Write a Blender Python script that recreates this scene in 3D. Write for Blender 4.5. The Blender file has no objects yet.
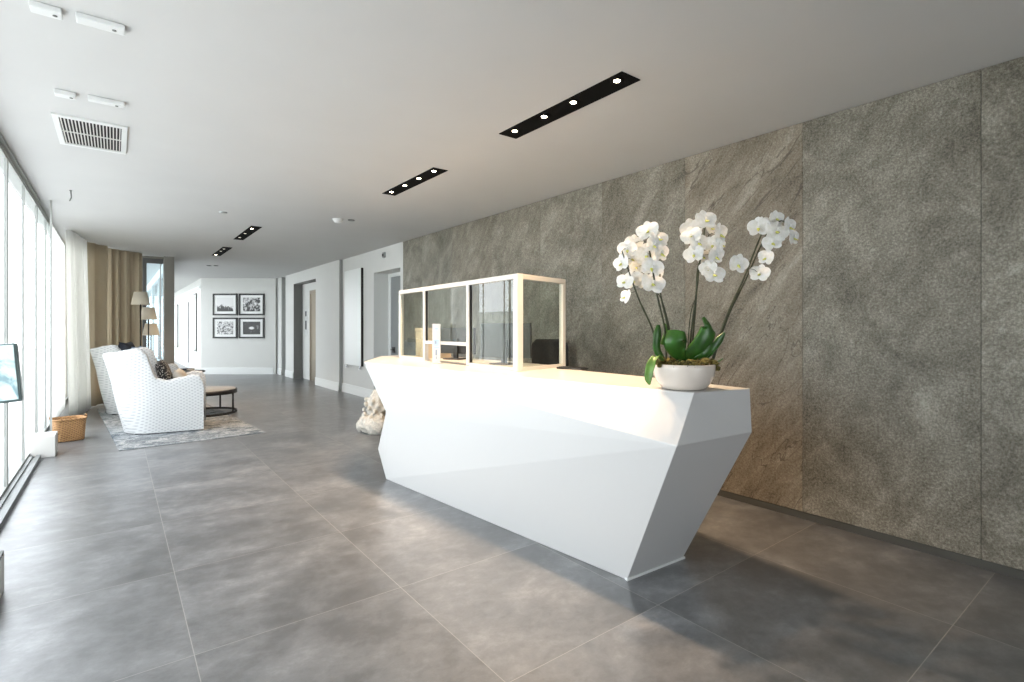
import bpy, bmesh, math, random
from mathutils import Vector, Matrix, noise as mnoise
random.seed(7)
S = bpy.context.scene
COL = S.collection
PI = math.pi
R = math.radians

# ------------------------------------------------------------------ camera
cam_d = bpy.data.cameras.new('camera')
cam = bpy.data.objects.new('camera', cam_d)
COL.objects.link(cam)
cam.location = (0, 0, 1.4)
cam.rotation_euler = (PI / 2, 0, -math.atan2(397, 519))
cam_d.sensor_width = 36
cam_d.lens = 519 / 1024 * 36
cam_d.shift_y = -13 / 1024
cam_d.clip_start = 0.02
S.camera = cam

# ------------------------------------------------------------------ daylight and exposure
SKY = 7.6
w = bpy.data.worlds.new('daylight')
S.world = w
w.use_nodes = True
w.node_tree.nodes['Background'].inputs[0].default_value = (0.91, 0.945, 1.0, 1)
w.node_tree.nodes['Background'].inputs[1].default_value = SKY
SPOT = 160.0
S.view_settings.view_transform = 'Standard'
S.view_settings.look = 'None'
S.view_settings.exposure = -0.30
S.view_settings.gamma = 1
S.view_settings.use_curve_mapping = False
S.cycles.use_denoising = True
S.cycles.max_bounces = 10
S.cycles.diffuse_bounces = 6
S.cycles.glossy_bounces = 4
S.cycles.transparent_max_bounces = 16
S.cycles.sample_clamp_indirect = 8
S.cycles.caustics_reflective = False
S.cycles.caustics_refractive = False


def portal(name, loc, rot, sx, sy):
    l = bpy.data.lights.new(name, 'AREA')
    l.shape = 'RECTANGLE'
    l.size, l.size_y = sx, sy
    l.cycles.is_portal = True
    o = bpy.data.objects.new(name, l)
    COL.objects.link(o)
    o.location = loc
    o.rotation_euler = rot


# portals only guide the sampling of the sky through the glazing; they emit nothing
portal('sky_portal', (-0.90, 6.97, 1.40), (0, -PI / 2, 0), 2.7, 12.7)
portal('sky_portal', (1.7, -5.25, 1.40), (PI / 2, 0, 0), 3.2, 2.7)
portal('sky_portal', (0.90, 20.0, 1.4), (0, -PI / 2, 0), 2.7, 13.0)


# ------------------------------------------------------------------ materials
def new_mat(name):
    m = bpy.data.materials.new(name)
    m.use_nodes = True
    nt = m.node_tree
    return m, nt, nt.nodes['Principled BSDF']


def plain(name, col, rough=0.5, metal=0.0, noise=0.0, scale=30.0, bump=0.0, coat=0.0, spec=0.5):
    m, nt, b = new_mat(name)
    b.inputs['Base Color'].default_value = (*col, 1)
    b.inputs['Roughness'].default_value = rough
    b.inputs['Metallic'].default_value = metal
    b.inputs['Coat Weight'].default_value = coat
    b.inputs['Specular IOR Level'].default_value = spec
    N = nt.nodes
    L = nt.links
    if noise > 0 or bump > 0:
        tc = N.new('ShaderNodeNewGeometry')
        n = N.new('ShaderNodeTexNoise')
        n.inputs['Scale'].default_value = scale
        n.inputs['Detail'].default_value = 5
        L.new(tc.outputs['Position'], n.inputs['Vector'])
        if noise > 0:
            r = N.new('ShaderNodeValToRGB')
            a = tuple(max(0, c * (1 - noise)) for c in col)
            c2 = tuple(min(1, c * (1 + noise)) for c in col)
            r.color_ramp.elements[0].position = 0.3
            r.color_ramp.elements[0].color = (*a, 1)
            r.color_ramp.elements[1].position = 0.7
            r.color_ramp.elements[1].color = (*c2, 1)
            L.new(n.outputs['Fac'], r.inputs['Fac'])
            L.new(r.outputs['Color'], b.inputs['Base Color'])
        if bump > 0:
            bp = N.new('ShaderNodeBump')
            bp.inputs['Strength'].default_value = bump
            bp.inputs['Distance'].default_value = 0.01
            L.new(n.outputs['Fac'], bp.inputs['Height'])
            L.new(bp.outputs['Normal'], b.inputs['Normal'])
    return m


def mth(nt, op, a, b=None, c=None):
    n = nt.nodes.new('ShaderNodeMath')
    n.operation = op
    for i, v in enumerate((a, b, c)):
        if v is None:
            continue
        if isinstance(v, (int, float)):
            n.inputs[i].default_value = v
        else:
            nt.links.new(v, n.inputs[i])
    return n.outputs[0]


def ramp(nt, fac, stops):
    r = nt.nodes.new('ShaderNodeValToRGB')
    e = r.color_ramp.elements
    while len(e) < len(stops):
        e.new(0.5)
    for i, (p, c) in enumerate(stops):
        e[i].position = p
        e[i].color = (*c, 1)
    nt.links.new(fac, r.inputs['Fac'])
    return r.outputs['Color']


def noise(nt, vec, scale, detail=5, rough=0.55, dist=0.0):
    n = nt.nodes.new('ShaderNodeTexNoise')
    n.inputs['Scale'].default_value = scale
    n.inputs['Detail'].default_value = detail
    n.inputs['Roughness'].default_value = rough
    n.inputs['Distortion'].default_value = dist
    nt.links.new(vec, n.inputs['Vector'])
    return n.outputs['Fac']


def mixc(nt, fac, a, b, mode='MIX'):
    n = nt.nodes.new('ShaderNodeMix')
    n.data_type = 'RGBA'
    n.blend_type = mode
    for i, v in ((0, fac), (6, a), (7, b)):
        if isinstance(v, (int, float)):
            n.inputs[i].default_value = v
        elif isinstance(v, tuple):
            n.inputs[i].default_value = (*v, 1)
        else:
            nt.links.new(v, n.inputs[i])
    return n.outputs[2]


def mat_floor():
    m, nt, b = new_mat('large_concrete_tiles')
    N, L = nt.nodes, nt.links
    g = N.new('ShaderNodeNewGeometry')
    sp = N.new('ShaderNodeSeparateXYZ')
    L.new(g.outputs['Position'], sp.inputs[0])
    P = 0.955
    u = mth(nt, 'DIVIDE', mth(nt, 'SUBTRACT', sp.outputs[0], 0.270), P)
    v = mth(nt, 'DIVIDE', mth(nt, 'SUBTRACT', sp.outputs[1], 0.680), P)
    fu, fv = mth(nt, 'FLOOR', u), mth(nt, 'FLOOR', v)
    du = mth(nt, 'ABSOLUTE', mth(nt, 'SUBTRACT', mth(nt, 'FRACT', mth(nt, 'ADD', u, 0.5)), 0.5))
    dv = mth(nt, 'ABSOLUTE', mth(nt, 'SUBTRACT', mth(nt, 'FRACT', mth(nt, 'ADD', v, 0.5)), 0.5))
    d = mth(nt, 'MINIMUM', du, dv)
    grout = mth(nt, 'LESS_THAN', d, 0.0019)
    cmb = N.new('ShaderNodeCombineXYZ')
    L.new(fu, cmb.inputs[0])
    L.new(fv, cmb.inputs[1])
    wn = N.new('ShaderNodeTexWhiteNoise')
    wn.noise_dimensions = '3D'
    L.new(cmb.outputs[0], wn.inputs['Vector'])
    sc = N.new('ShaderNodeVectorMath')
    sc.operation = 'SCALE'
    sc.inputs['Scale'].default_value = 37.0
    L.new(wn.outputs['Color'], sc.inputs[0])
    ad = N.new('ShaderNodeVectorMath')
    ad.operation = 'ADD'
    L.new(g.outputs['Position'], ad.inputs[0])
    L.new(sc.outputs[0], ad.inputs[1])
    mp = N.new('ShaderNodeMapping')
    mp.inputs['Rotation'].default_value = (0, 0, 0.35)
    mp.inputs['Scale'].default_value = (1.0, 1.25, 1)
    L.new(ad.outputs[0], mp.inputs[0])
    n1 = noise(nt, mp.outputs[0], 1.9, 6, 0.60, 0.4)
    n2 = noise(nt, mp.outputs[0], 9.0, 8, 0.70, 0.2)
    n3 = noise(nt, ad.outputs[0], 90, 4, 0.6)
    s = mth(nt, 'ADD', mth(nt, 'MULTIPLY', n1, 0.52), mth(nt, 'MULTIPLY', n2, 0.42))
    s = mth(nt, 'ADD', s, mth(nt, 'MULTIPLY', n3, 0.06))
    s = mth(nt, 'ADD', s, mth(nt, 'MULTIPLY', mth(nt, 'SUBTRACT', wn.outputs['Value'], 0.5), 0.05))
    c = ramp(nt, s, [(0.22, (0.040, 0.041, 0.042)), (0.44, (0.088, 0.090, 0.093)),
                     (0.54, (0.138, 0.142, 0.147)), (0.68, (0.250, 0.254, 0.260))])
    c = mixc(nt, grout, c, (0.26, 0.255, 0.24))
    L.new(c, b.inputs['Base Color'])
    b.inputs['IOR'].default_value = 2.1
    ro = mth(nt, 'ADD', mth(nt, 'MULTIPLY', n1, 0.10), 0.265)
    L.new(ro, b.inputs['Roughness'])
    bp = N.new('ShaderNodeBump')
    bp.inputs['Strength'].default_value = 0.12
    bp.inputs['Distance'].default_value = 0.0015
    hh = mth(nt, 'SUBTRACT', mth(nt, 'ADD', mth(nt, 'MULTIPLY', n2, 0.5), mth(nt, 'MULTIPLY', n3, 0.15)), mth(nt, 'MULTIPLY', grout, 0.8))
    L.new(hh, bp.inputs['Height'])
    L.new(bp.outputs['Normal'], b.inputs['Normal'])
    return m


def mat_stone():
    m, nt, b = new_mat('quartzite_slab')
    N, L = nt.nodes, nt.links
    g = N.new('ShaderNodeNewGeometry')
    at = N.new('ShaderNodeAttribute')
    at.attribute_type = 'OBJECT'
    at.attribute_name = 'seed'
    at2 = N.new('ShaderNodeAttribute')
    at2.attribute_type = 'OBJECT'
    at2.attribute_name = 'vein'
    cmb = N.new('ShaderNodeCombineXYZ')
    L.new(mth(nt, 'MULTIPLY', at.outputs['Fac'], 7.3), cmb.inputs[0])
    L.new(mth(nt, 'MULTIPLY', at.outputs['Fac'], 3.1), cmb.inputs[1])
    L.new(mth(nt, 'MULTIPLY', at.outputs['Fac'], 5.7), cmb.inputs[2])
    ad = N.new('ShaderNodeVectorMath')
    ad.operation = 'ADD'
    L.new(g.outputs['Position'], ad.inputs[0])
    L.new(cmb.outputs[0], ad.inputs[1])
    mp = N.new('ShaderNodeMapping')
    mp.vector_type = 'TEXTURE'
    mp.inputs['Rotation'].default_value = (R(-52), 0, 0)
    mp.inputs['Scale'].default_value = (1, 2.6, 0.75)
    L.new(ad.outputs[0], mp.inputs[0])
    iso = mth(nt, 'ADD', mth(nt, 'MULTIPLY', noise(nt, ad.outputs[0], 2.2, 9, 0.68, 0.8), 0.72), mth(nt, 'MULTIPLY', noise(nt, ad.outputs[0], 26, 7, 0.75), 0.28))
    n1 = noise(nt, mp.outputs[0], 2.0, 8, 0.62, 0.9)
    n2 = noise(nt, mp.outputs[0], 9.0, 8, 0.7, 0.5)
    keep = mth(nt, 'ADD', mth(nt, 'MULTIPLY', at2.outputs['Fac'], 0.65), 0.32)
    drop = mth(nt, 'SUBTRACT', 1.0, keep)
    n1 = mth(nt, 'ADD', mth(nt, 'MULTIPLY', n1, keep), mth(nt, 'MULTIPLY', iso, drop))
    n2 = mth(nt, 'ADD', mth(nt, 'MULTIPLY', n2, keep), mth(nt, 'MULTIPLY', iso, drop))
    n3 = noise(nt, ad.outputs[0], 70, 6, 0.75)
    n4 = noise(nt, ad.outputs[0], 190, 3, 0.6)
    s = mth(nt, 'ADD', mth(nt, 'MULTIPLY', n1, 0.28), mth(nt, 'MULTIPLY', n2, 0.24))
    s = mth(nt, 'ADD', s, mth(nt, 'MULTIPLY', n3, 0.33))
    s = mth(nt, 'ADD', s, mth(nt, 'MULTIPLY', n4, 0.15))
    grey = ramp(nt, s, [(0.43, (0.072, 0.066, 0.046)), (0.485, (0.165, 0.153, 0.120)),
                        (0.52, (0.225, 0.210, 0.170)), (0.58, (0.40, 0.38, 0.32))])
    brown = ramp(nt, s, [(0.41, (0.070, 0.052, 0.032)), (0.47, (0.175, 0.145, 0.103)),
                         (0.53, (0.255, 0.222, 0.170)), (0.60, (0.420, 0.385, 0.315))])
    # thin rusty cracks running along the bedding
    wv = N.new('ShaderNodeTexNoise')
    wv.inputs['Scale'].default_value = 1.6
    wv.inputs['Detail'].default_value = 4
    wv.inputs['Distortion'].default_value = 1.2
    L.new(mp.outputs[0], wv.inputs['Vector'])
    crack = mth(nt, 'LESS_THAN', mth(nt, 'ABSOLUTE', mth(nt, 'SUBTRACT', wv.outputs['Fac'], 0.5)), 0.0035)
    c = mixc(nt, at2.outputs['Fac'], grey, brown)
    c = mixc(nt, mth(nt, 'MULTIPLY', crack, mth(nt, 'MULTIPLY', at2.outputs['Fac'], 0.55)), c, (0.05, 0.035, 0.025))
    L.new(c, b.inputs['Base Color'])
    b.inputs['Roughness'].default_value = 0.55
    bp = N.new('ShaderNodeBump')
    bp.inputs['Strength'].default_value = 0.55
    bp.inputs['Distance'].default_value = 0.006
    L.new(mth(nt, 'ADD', mth(nt, 'ADD', n2, mth(nt, 'MULTIPLY', n3, 0.7)), mth(nt, 'MULTIPLY', n4, 0.3)), bp.inputs['Height'])
    L.new(bp.outputs['Normal'], b.inputs['Normal'])
    return m


def mat_glass(name, tint=(0.93, 0.97, 0.96), refl=1.0):
    m = bpy.data.materials.new(name)
    m.use_nodes = True
    nt = m.node_tree
    N, L = nt.nodes, nt.links
    N.remove(N['Principled BSDF'])
    out = N['Material Output']
    t = N.new('ShaderNodeBsdfTransparent')
    t.inputs[0].default_value = (*tint, 1)
    gl = N.new('ShaderNodeBsdfGlossy')
    gl.inputs['Roughness'].default_value = 0.0
    f = N.new('ShaderNodeFresnel')
    f.inputs['IOR'].default_value = 1.5
    mx = N.new('ShaderNodeMixShader')
    geo = N.new('ShaderNodeNewGeometry')
    front = mth(nt, 'SUBTRACT', 1.0, geo.outputs['Backfacing'])     # the reflection happens once, where light enters the sheet
    L.new(mth(nt, 'MULTIPLY', mth(nt, 'MULTIPLY', f.outputs[0], refl), front), mx.inputs[0])
    L.new(t.outputs[0], mx.inputs[1])
    L.new(gl.outputs[0], mx.inputs[2])
    L.new(mx.outputs[0], out.inputs[0])
    return m


def mat_cloth(name, col, trans=0.5, scale=400):
    m = bpy.data.materials.new(name)
    m.use_nodes = True
    nt = m.node_tree
    N, L = nt.nodes, nt.links
    N.remove(N['Principled BSDF'])
    out = N['Material Output']
    g = N.new('ShaderNodeNewGeometry')
    n = noise(nt, g.outputs['Position'], scale, 2)
    c = ramp(nt, n, [(0.3, tuple(x * 0.9 for x in col)), (0.7, tuple(min(1, x * 1.08) for x in col))])
    d = N.new('ShaderNodeBsdfDiffuse')
    t = N.new('ShaderNodeBsdfTranslucent')
    L.new(c, d.inputs[0])
    L.new(c, t.inputs[0])
    mx = N.new('ShaderNodeMixShader')
    mx.inputs[0].default_value = trans
    L.new(d.outputs[0], mx.inputs[1])
    L.new(t.outputs[0], mx.inputs[2])
    L.new(mx.outputs[0], out.inputs[0])
    return m


def mat_weave(name, ca, cb, freq, bump=0.6, rough=0.7, axis='xz'):
    """diamond weave in object space"""
    m, nt, b = new_mat(name)
    N, L = nt.nodes, nt.links
    tc = N.new('ShaderNodeTexCoord')
    sp = N.new('ShaderNodeSeparateXYZ')
    L.new(tc.outputs['Object'], sp.inputs[0])
    h = mth(nt, 'ADD', sp.outputs[0], sp.outputs[1])
    if axis == 'diag':
        a1 = mth(nt, 'SINE', mth(nt, 'MULTIPLY', mth(nt, 'ADD', h, sp.outputs[2]), freq))
        a2 = mth(nt, 'SINE', mth(nt, 'MULTIPLY', mth(nt, 'SUBTRACT', h, sp.outputs[2]), freq))
    else:
        a1 = mth(nt, 'SINE', mth(nt, 'MULTIPLY', h, freq))
        a2 = mth(nt, 'SINE', mth(nt, 'MULTIPLY', sp.outputs[2], freq * 1.6))
    p = mth(nt, 'ADD', mth(nt, 'MULTIPLY', mth(nt, 'MULTIPLY', a1, a2), 0.5), 0.5)
    nz = noise(nt, tc.outputs['Object'], 60, 3)
    p2 = mth(nt, 'ADD', mth(nt, 'MULTIPLY', p, 0.85), mth(nt, 'MULTIPLY', nz, 0.15))
    c = ramp(nt, p2, [(0.15, cb), (0.45, ca)])
    L.new(c, b.inputs['Base Color'])
    b.inputs['Roughness'].default_value = rough
    bp = N.new('ShaderNodeBump')
    bp.inputs['Strength'].default_value = bump
    bp.inputs['Distance'].default_value = 0.008
    L.new(p2, bp.inputs['Height'])
    L.new(bp.outputs['Normal'], b.inputs['Normal'])
    return m


def mat_emit(name, col, st):
    m = bpy.data.materials.new(name)
    m.use_nodes = True
    nt = m.node_tree
    N, L = nt.nodes, nt.links
    N.remove(N['Principled BSDF'])
    e = N.new('ShaderNodeEmission')
    e.inputs[0].default_value = (*col, 1)
    e.inputs[1].default_value = st
    L.new(e.outputs[0], N['Material Output'].inputs[0])
    return m


M = {
    'floor': mat_floor(),
    'stone': mat_stone(),
    'ceiling': plain('ceiling_plaster', (0.56, 0.56, 0.55), 0.9, noise=0.015, scale=2.0),
    'wall': plain('painted_wall', (0.66, 0.665, 0.645), 0.75, noise=0.01, scale=3),
    'panel': plain('satin_white_panel', (0.78, 0.80, 0.79), 0.35),
    'trimgrey': plain('grey_trim', (0.16, 0.165, 0.155), 0.6),
    'desk': plain('white_solid_surface', (0.56, 0.56, 0.555), 0.32, coat=0.15),
    'dark': plain('black_metal', (0.012, 0.012, 0.012), 0.5),
    'matt': plain('matt_black_paint', (0.006, 0.006, 0.006), 0.9, spec=0.1),
    'blackplastic': plain('black_plastic', (0.018, 0.018, 0.02), 0.4),
    'blackfabric': plain('black_mesh_fabric', (0.010, 0.010, 0.012), 0.85, noise=0.3, scale=300),
    'whitepaint': plain('white_painted_metal', (0.62, 0.61, 0.58), 0.4),
    'whiteplastic': plain('white_plastic', (0.68, 0.69, 0.68), 0.4),
    'alu': plain('brushed_aluminium', (0.42, 0.44, 0.44), 0.35, metal=0.8),
    'winframe': plain('window_frame_grey', (0.33, 0.34, 0.32), 0.5),
    'chrome': plain('chrome', (0.75, 0.76, 0.78), 0.12, metal=1.0),
    'steel': plain('brushed_steel', (0.32, 0.27, 0.20), 0.3, metal=0.9),
    'glass': mat_glass('clear_window_glass', (0.97, 0.98, 0.98), 0.35),
    'screen_glass': mat_glass('counter_screen_glass', (0.90, 0.93, 0.90), 1.6),
    'door_glass': mat_glass('door_glass', (0.86, 0.94, 0.97)),
    'beige': mat_cloth('beige_curtain_cloth', (0.58, 0.50, 0.37), 0.2),
    'sheer': mat_cloth('ivory_sheer_cloth', (0.97, 0.96, 0.92), 0.7),
    'shade': mat_cloth('linen_shade_cloth', (0.80, 0.74, 0.62), 0.3),
    'chairweave': mat_weave('white_woven_rattan', (0.58, 0.59, 0.59), (0.38, 0.395, 0.41), 95, 0.45, 0.6, 'xz'),
    'chairpad': plain('ivory_seat_cloth', (0.62, 0.60, 0.56), 0.85, noise=0.05, scale=200),
    'basket': mat_weave('tan_wicker', (0.42, 0.23, 0.095), (0.14, 0.06, 0.02), 130, 1.0, 0.7),
    'rug': None,
    'bowl': plain('glazed_ceramic', (0.70, 0.63, 0.56), 0.18, coat=0.5, noise=0.04, scale=14),
    'leaf': plain('orchid_leaf', (0.030, 0.105, 0.014), 0.32, noise=0.35, scale=18),
    'leaf_light': plain('young_orchid_leaf', (0.12, 0.24, 0.045), 0.4, noise=0.25, scale=25),
    'stem': plain('orchid_stem', (0.030, 0.036, 0.012), 0.6, noise=0.5, scale=60),
    'petal': mat_cloth('orchid_petal', (0.98, 0.98, 0.93), 0.42, 60),
    'lip': plain('orchid_lip', (0.62, 0.62, 0.16), 0.6),
    'moss': plain('moss', (0.16, 0.13, 0.035), 0.95, noise=0.9, scale=70, bump=1.0),
    'statue': plain('carved_white_stone', (0.52, 0.50, 0.45), 0.85, noise=0.18, scale=45, bump=0.8),
    'mat': plain('picture_mat', (0.86, 0.87, 0.86), 0.8),
    'paving': plain('terrace_paving', (0.80, 0.80, 0.78), 0.8, noise=0.05, scale=4),
    'render_out': plain('garden_wall_render', (0.75, 0.77, 0.72), 0.85),
    'bluecloth': plain('blue_cushion_cloth', (0.20, 0.27, 0.38), 0.85, noise=0.15, scale=90),
    'navycloth': plain('charcoal_cushion_cloth', (0.035, 0.04, 0.055), 0.9, noise=0.2, scale=90),
    'beigecloth': plain('beige_cushion_cloth', (0.48, 0.44, 0.38), 0.9, noise=0.1, scale=90),
    'marble': plain('grey_table_stone', (0.34, 0.33, 0.31), 0.3, noise=0.2, scale=9),
    'blueprint': plain('blue_print', (0.10, 0.26, 0.55), 0.5),
    'greyprint': plain('grey_print', (0.30, 0.36, 0.45), 0.5),
    'lampglow': mat_emit('halogen_glow', (1.0, 0.86, 0.62), 30),
    'lampdim': mat_emit('dim_halogen_glow', (1.0, 0.95, 0.85), 2.0),
    'void': plain('unlit_duct', (0.01, 0.01, 0.01), 0.9),
    'carpaint': plain('beige_board', (0.55, 0.47, 0.36), 0.7),
}


def mat_rug():
    m, nt, b = new_mat('distressed_rug')
    N, L = nt.nodes, nt.links
    tc = N.new('ShaderNodeTexCoord')
    n1 = noise(nt, tc.outputs['Object'], 5.0, 8, 0.75, 1.5)
    n2 = noise(nt, tc.outputs['Object'], 60.0, 4, 0.7)
    s = mth(nt, 'ADD', mth(nt, 'MULTIPLY', n1, 0.7), mth(nt, 'MULTIPLY', n2, 0.3))
    c = ramp(nt, s, [(0.42, (0.07, 0.09, 0.105)), (0.50, (0.20, 0.22, 0.235)), (0.56, (0.36, 0.37, 0.37))])
    L.new(c, b.inputs['Base Color'])
    b.inputs['Roughness'].default_value = 0.95
    bp = N.new('ShaderNodeBump')
    bp.inputs['Strength'].default_value = 0.6
    bp.inputs['Distance'].default_value = 0.005
    L.new(n2, bp.inputs['Height'])
    L.new(bp.outputs['Normal'], b.inputs['Normal'])
    return m


def mat_spots():
    m, nt, b = new_mat('speckled_cushion_cloth')
    N, L = nt.nodes, nt.links
    tc = N.new('ShaderNodeTexCoord')
    v = N.new('ShaderNodeTexVoronoi')
    v.inputs['Scale'].default_value = 55
    L.new(tc.outputs['Object'], v.inputs['Vector'])
    c = ramp(nt, v.outputs['Distance'], [(0.28, (0.62, 0.60, 0.55)), (0.36, (0.02, 0.02, 0.022))])
    L.new(c, b.inputs['Base Color'])
    b.inputs['Roughness'].default_value = 0.9
    return m


def mat_print(name, scale, lo, hi, grad=0):
    m, nt, b = new_mat(name)
    N, L = nt.nodes, nt.links
    tc = N.new('ShaderNodeTexCoord')
    n = noise(nt, tc.outputs['Object'], scale, 6, 0.6, 0.6)
    sp = N.new('ShaderNodeSeparateXYZ')
    L.new(tc.outputs['Object'], sp.inputs[0])
    s = n
    if grad == 1:   # dark mass low, bare paper above
        s = mth(nt, 'ADD', n, mth(nt, 'MULTIPLY', mth(nt, 'SUBTRACT', sp.outputs[2], -0.02), 2.2))
        s = mth(nt, 'ADD', s, mth(nt, 'MULTIPLY', mth(nt, 'ABSOLUTE', mth(nt, 'ADD', sp.outputs[0], 0.08)), 0.6))
    if grad == 2:   # bright oval at the middle of a dark scene
        x2 = mth(nt, 'POWER', mth(nt, 'ABSOLUTE', mth(nt, 'DIVIDE', sp.outputs[0], 0.10)), 2.0)
        z2 = mth(nt, 'POWER', mth(nt, 'ABSOLUTE', mth(nt, 'DIVIDE', sp.outputs[2], 0.05)), 2.0)
        e = mth(nt, 'SUBTRACT', 1.0, mth(nt, 'MINIMUM', mth(nt, 'ADD', x2, z2), 1.0))
        s = mth(nt, 'ADD', mth(nt, 'MULTIPLY', n, 0.8), mth(nt, 'MULTIPLY', e, 0.7))
    c = ramp(nt, s, [(lo, (0.02, 0.02, 0.02)), (hi, (0.75, 0.75, 0.75))])
    L.new(c, b.inputs['Base Color'])
    b.inputs['Roughness'].default_value = 0.4
    return m


M['rug'] = mat_rug()
M['spots'] = mat_spots()


# ------------------------------------------------------------------ mesh helpers
class MB:
    def __init__(self):
        self.bm = bmesh.new()
        self.mats = []
        self.cur = 0

    def use(self, m):
        if m not in self.mats:
            self.mats.append(m)
        self.cur = self.mats.index(m)
        return self

    def face(self, vs, smooth=False):
        try:
            f = self.bm.faces.new(vs)
        except ValueError:
            return None
        f.material_index = self.cur
        f.smooth = smooth
        return f

    def poly(self, pts, smooth=False):
        return self.face([self.bm.verts.new(p) for p in pts], smooth)

    def box(self, x0, x1, y0, y1, z0, z1, mat=None, bevel=0.0):
        m = mat or Matrix()
        v = [self.bm.verts.new(m @ Vector(p)) for p in
             ((x0, y0, z0), (x1, y0, z0), (x1, y1, z0), (x0, y1, z0), (x0, y0, z1), (x1, y0, z1), (x1, y1, z1), (x0, y1, z1))]
        fs = [self.face([v[i] for i in q]) for q in
              ((0, 3, 2, 1), (4, 5, 6, 7), (0, 1, 5, 4), (1, 2, 6, 5), (2, 3, 7, 6), (3, 0, 4, 7))]
        if bevel > 0:
            es = set()
            for f in fs:
                es.update(f.edges)
            bmesh.ops.bevel(self.bm, geom=list(es), offset=bevel, segments=2, affect='EDGES', profile=0.6)
        return self

    def prism(self, pts, z0, z1):
        lo = [self.bm.verts.new((x, y, z0)) for x, y in pts]
        hi = [self.bm.verts.new((x, y, z1)) for x, y in pts]
        self.face(lo[::-1])
        self.face(hi)
        n = len(pts)
        for i in range(n):
            j = (i + 1) % n
            self.face([lo[i], lo[j], hi[j], hi[i]])
        return self

    def tube(self, pts, r, seg=10, caps=True):
        pts = [Vector(p) for p in pts]
        rs = r if isinstance(r, (list, tuple)) else [r] * len(pts)
        rings = []
        up = None
        for i, p in enumerate(pts):
            d = (pts[min(i + 1, len(pts) - 1)] - pts[max(i - 1, 0)]).normalized()
            if up is None:
                up = d.orthogonal().normalized()
            up = (up - d * up.dot(d))
            if up.length < 1e-6:
                up = d.orthogonal()
            up.normalize()
            s = d.cross(up)
            rings.append([self.bm.verts.new(p + (up * math.cos(2 * PI * k / seg) + s * math.sin(2 * PI * k / seg)) * rs[i]) for k in range(seg)])
        for a, b in zip(rings, rings[1:]):
            for k in range(seg):
                self.face([a[k], a[(k + 1) % seg], b[(k + 1) % seg], b[k]], True)
        if caps:
            self.face(rings[0][::-1])
            self.face(rings[-1])
        return self

    def lathe(self, prof, seg=32, mat=None, caps=False):
        m = mat or Matrix()
        rings = []
        for r, z in prof:
            if r < 1e-5:
                rings.append([self.bm.verts.new(m @ Vector((0, 0, z)))])
            else:
                rings.append([self.bm.verts.new(m @ Vector((r * math.cos(2 * PI * k / seg), r * math.sin(2 * PI * k / seg), z))) for k in range(seg)])
        for a, b in zip(rings, rings[1:]):
            for k in range(seg):
                k2 = (k + 1) % seg
                if len(a) == 1 and len(b) == 1:
                    continue
                if len(a) == 1:
                    self.face([a[0], b[k2], b[k]], True)
                elif len(b) == 1:
                    self.face([a[k], a[k2], b[0]], True)
                else:
                    self.face([a[k], a[k2], b[k2], b[k]], True)
        if caps:
            if len(rings[0]) > 1:
                self.face(rings[0][::-1])
            if len(rings[-1]) > 1:
                self.face(rings[-1])
        return self

    def grid(self, rows, closed=False, smooth=True):
        vs = [[self.bm.verts.new(p) for p in r] for r in rows]
        for a, b in zip(vs, vs[1:]):
            n = len(a)
            for k in range(n if closed else n - 1):
                self.face([a[k], a[(k + 1) % n], b[(k + 1) % n], b[k]], smooth)
        return vs

    def build(self, name, mat=None, parent=None, loc=(0, 0, 0), rot=(0, 0, 0), recalc=True, sharp=None):
        me = bpy.data.meshes.new(name)
        if recalc:
            bmesh.ops.recalc_face_normals(self.bm, faces=self.bm.faces[:])
        self.bm.to_mesh(me)
        self.bm.free()
        if self.mats:
            for m in self.mats:
                me.materials.append(M[m] if isinstance(m, str) else m)
        else:
            me.materials.append(M[mat] if isinstance(mat, str) else mat)
        if sharp:
            me.set_sharp_from_angle(angle=R(sharp))
        o = bpy.data.objects.new(name, me)
        COL.objects.link(o)
        o.location = loc
        o.rotation_euler = rot
        if parent:
            o.parent = parent
        return o


def thing(name, label, cat, loc=(0, 0, 0), rz=0, group=None, scale=1):
    o = bpy.data.objects.new(name, None)
    o.empty_display_size = 0.1
    COL.objects.link(o)
    o.location = loc
    o.rotation_euler = (0, 0, rz)
    o.scale = (scale,) * 3
    tag(o, label, cat, group)
    return o


def tag(o, label, cat, group=None):
    o['label'] = label
    o['category'] = cat
    if group:
        o['group'] = group
    return o


def struct(o):
    o['kind'] = 'structure'
    return o


def copy_tree(o, parent=None):
    c = o.copy()
    COL.objects.link(c)
    if parent:
        c.parent = parent
    for ch in list(o.children):
        copy_tree(ch, c)
    return c


def frame_pts(D, px):
    """a floor point at viewing distance D, used once to survey the room"""
    yaw = math.atan2(397, 519)
    lat = (px - 512) / 519 * D
    return (D * math.sin(yaw) + lat * math.cos(yaw), D * math.cos(yaw) - lat * math.sin(yaw))


H = 2.91          # ceiling height
WX = -0.72        # glazing line
RX = 4.0          # stone wall face

# ------------------------------------------------------------------ structure
b = MB()
b.box(WX - 0.16, 5.2, -5.0, 30.0, -0.12, 0.0)
struct(b.build('floor', 'floor'))

b = MB()
b.box(WX - 0.16, 5.2, -5.0, 30.0, H, H + 0.15)
struct(b.build('ceiling', 'ceiling'))

b = MB()
b.box(-40, WX - 0.16, -30, 50, -0.2, -0.06)
struct(b.build('ground_terrace', 'paving'))

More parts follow.
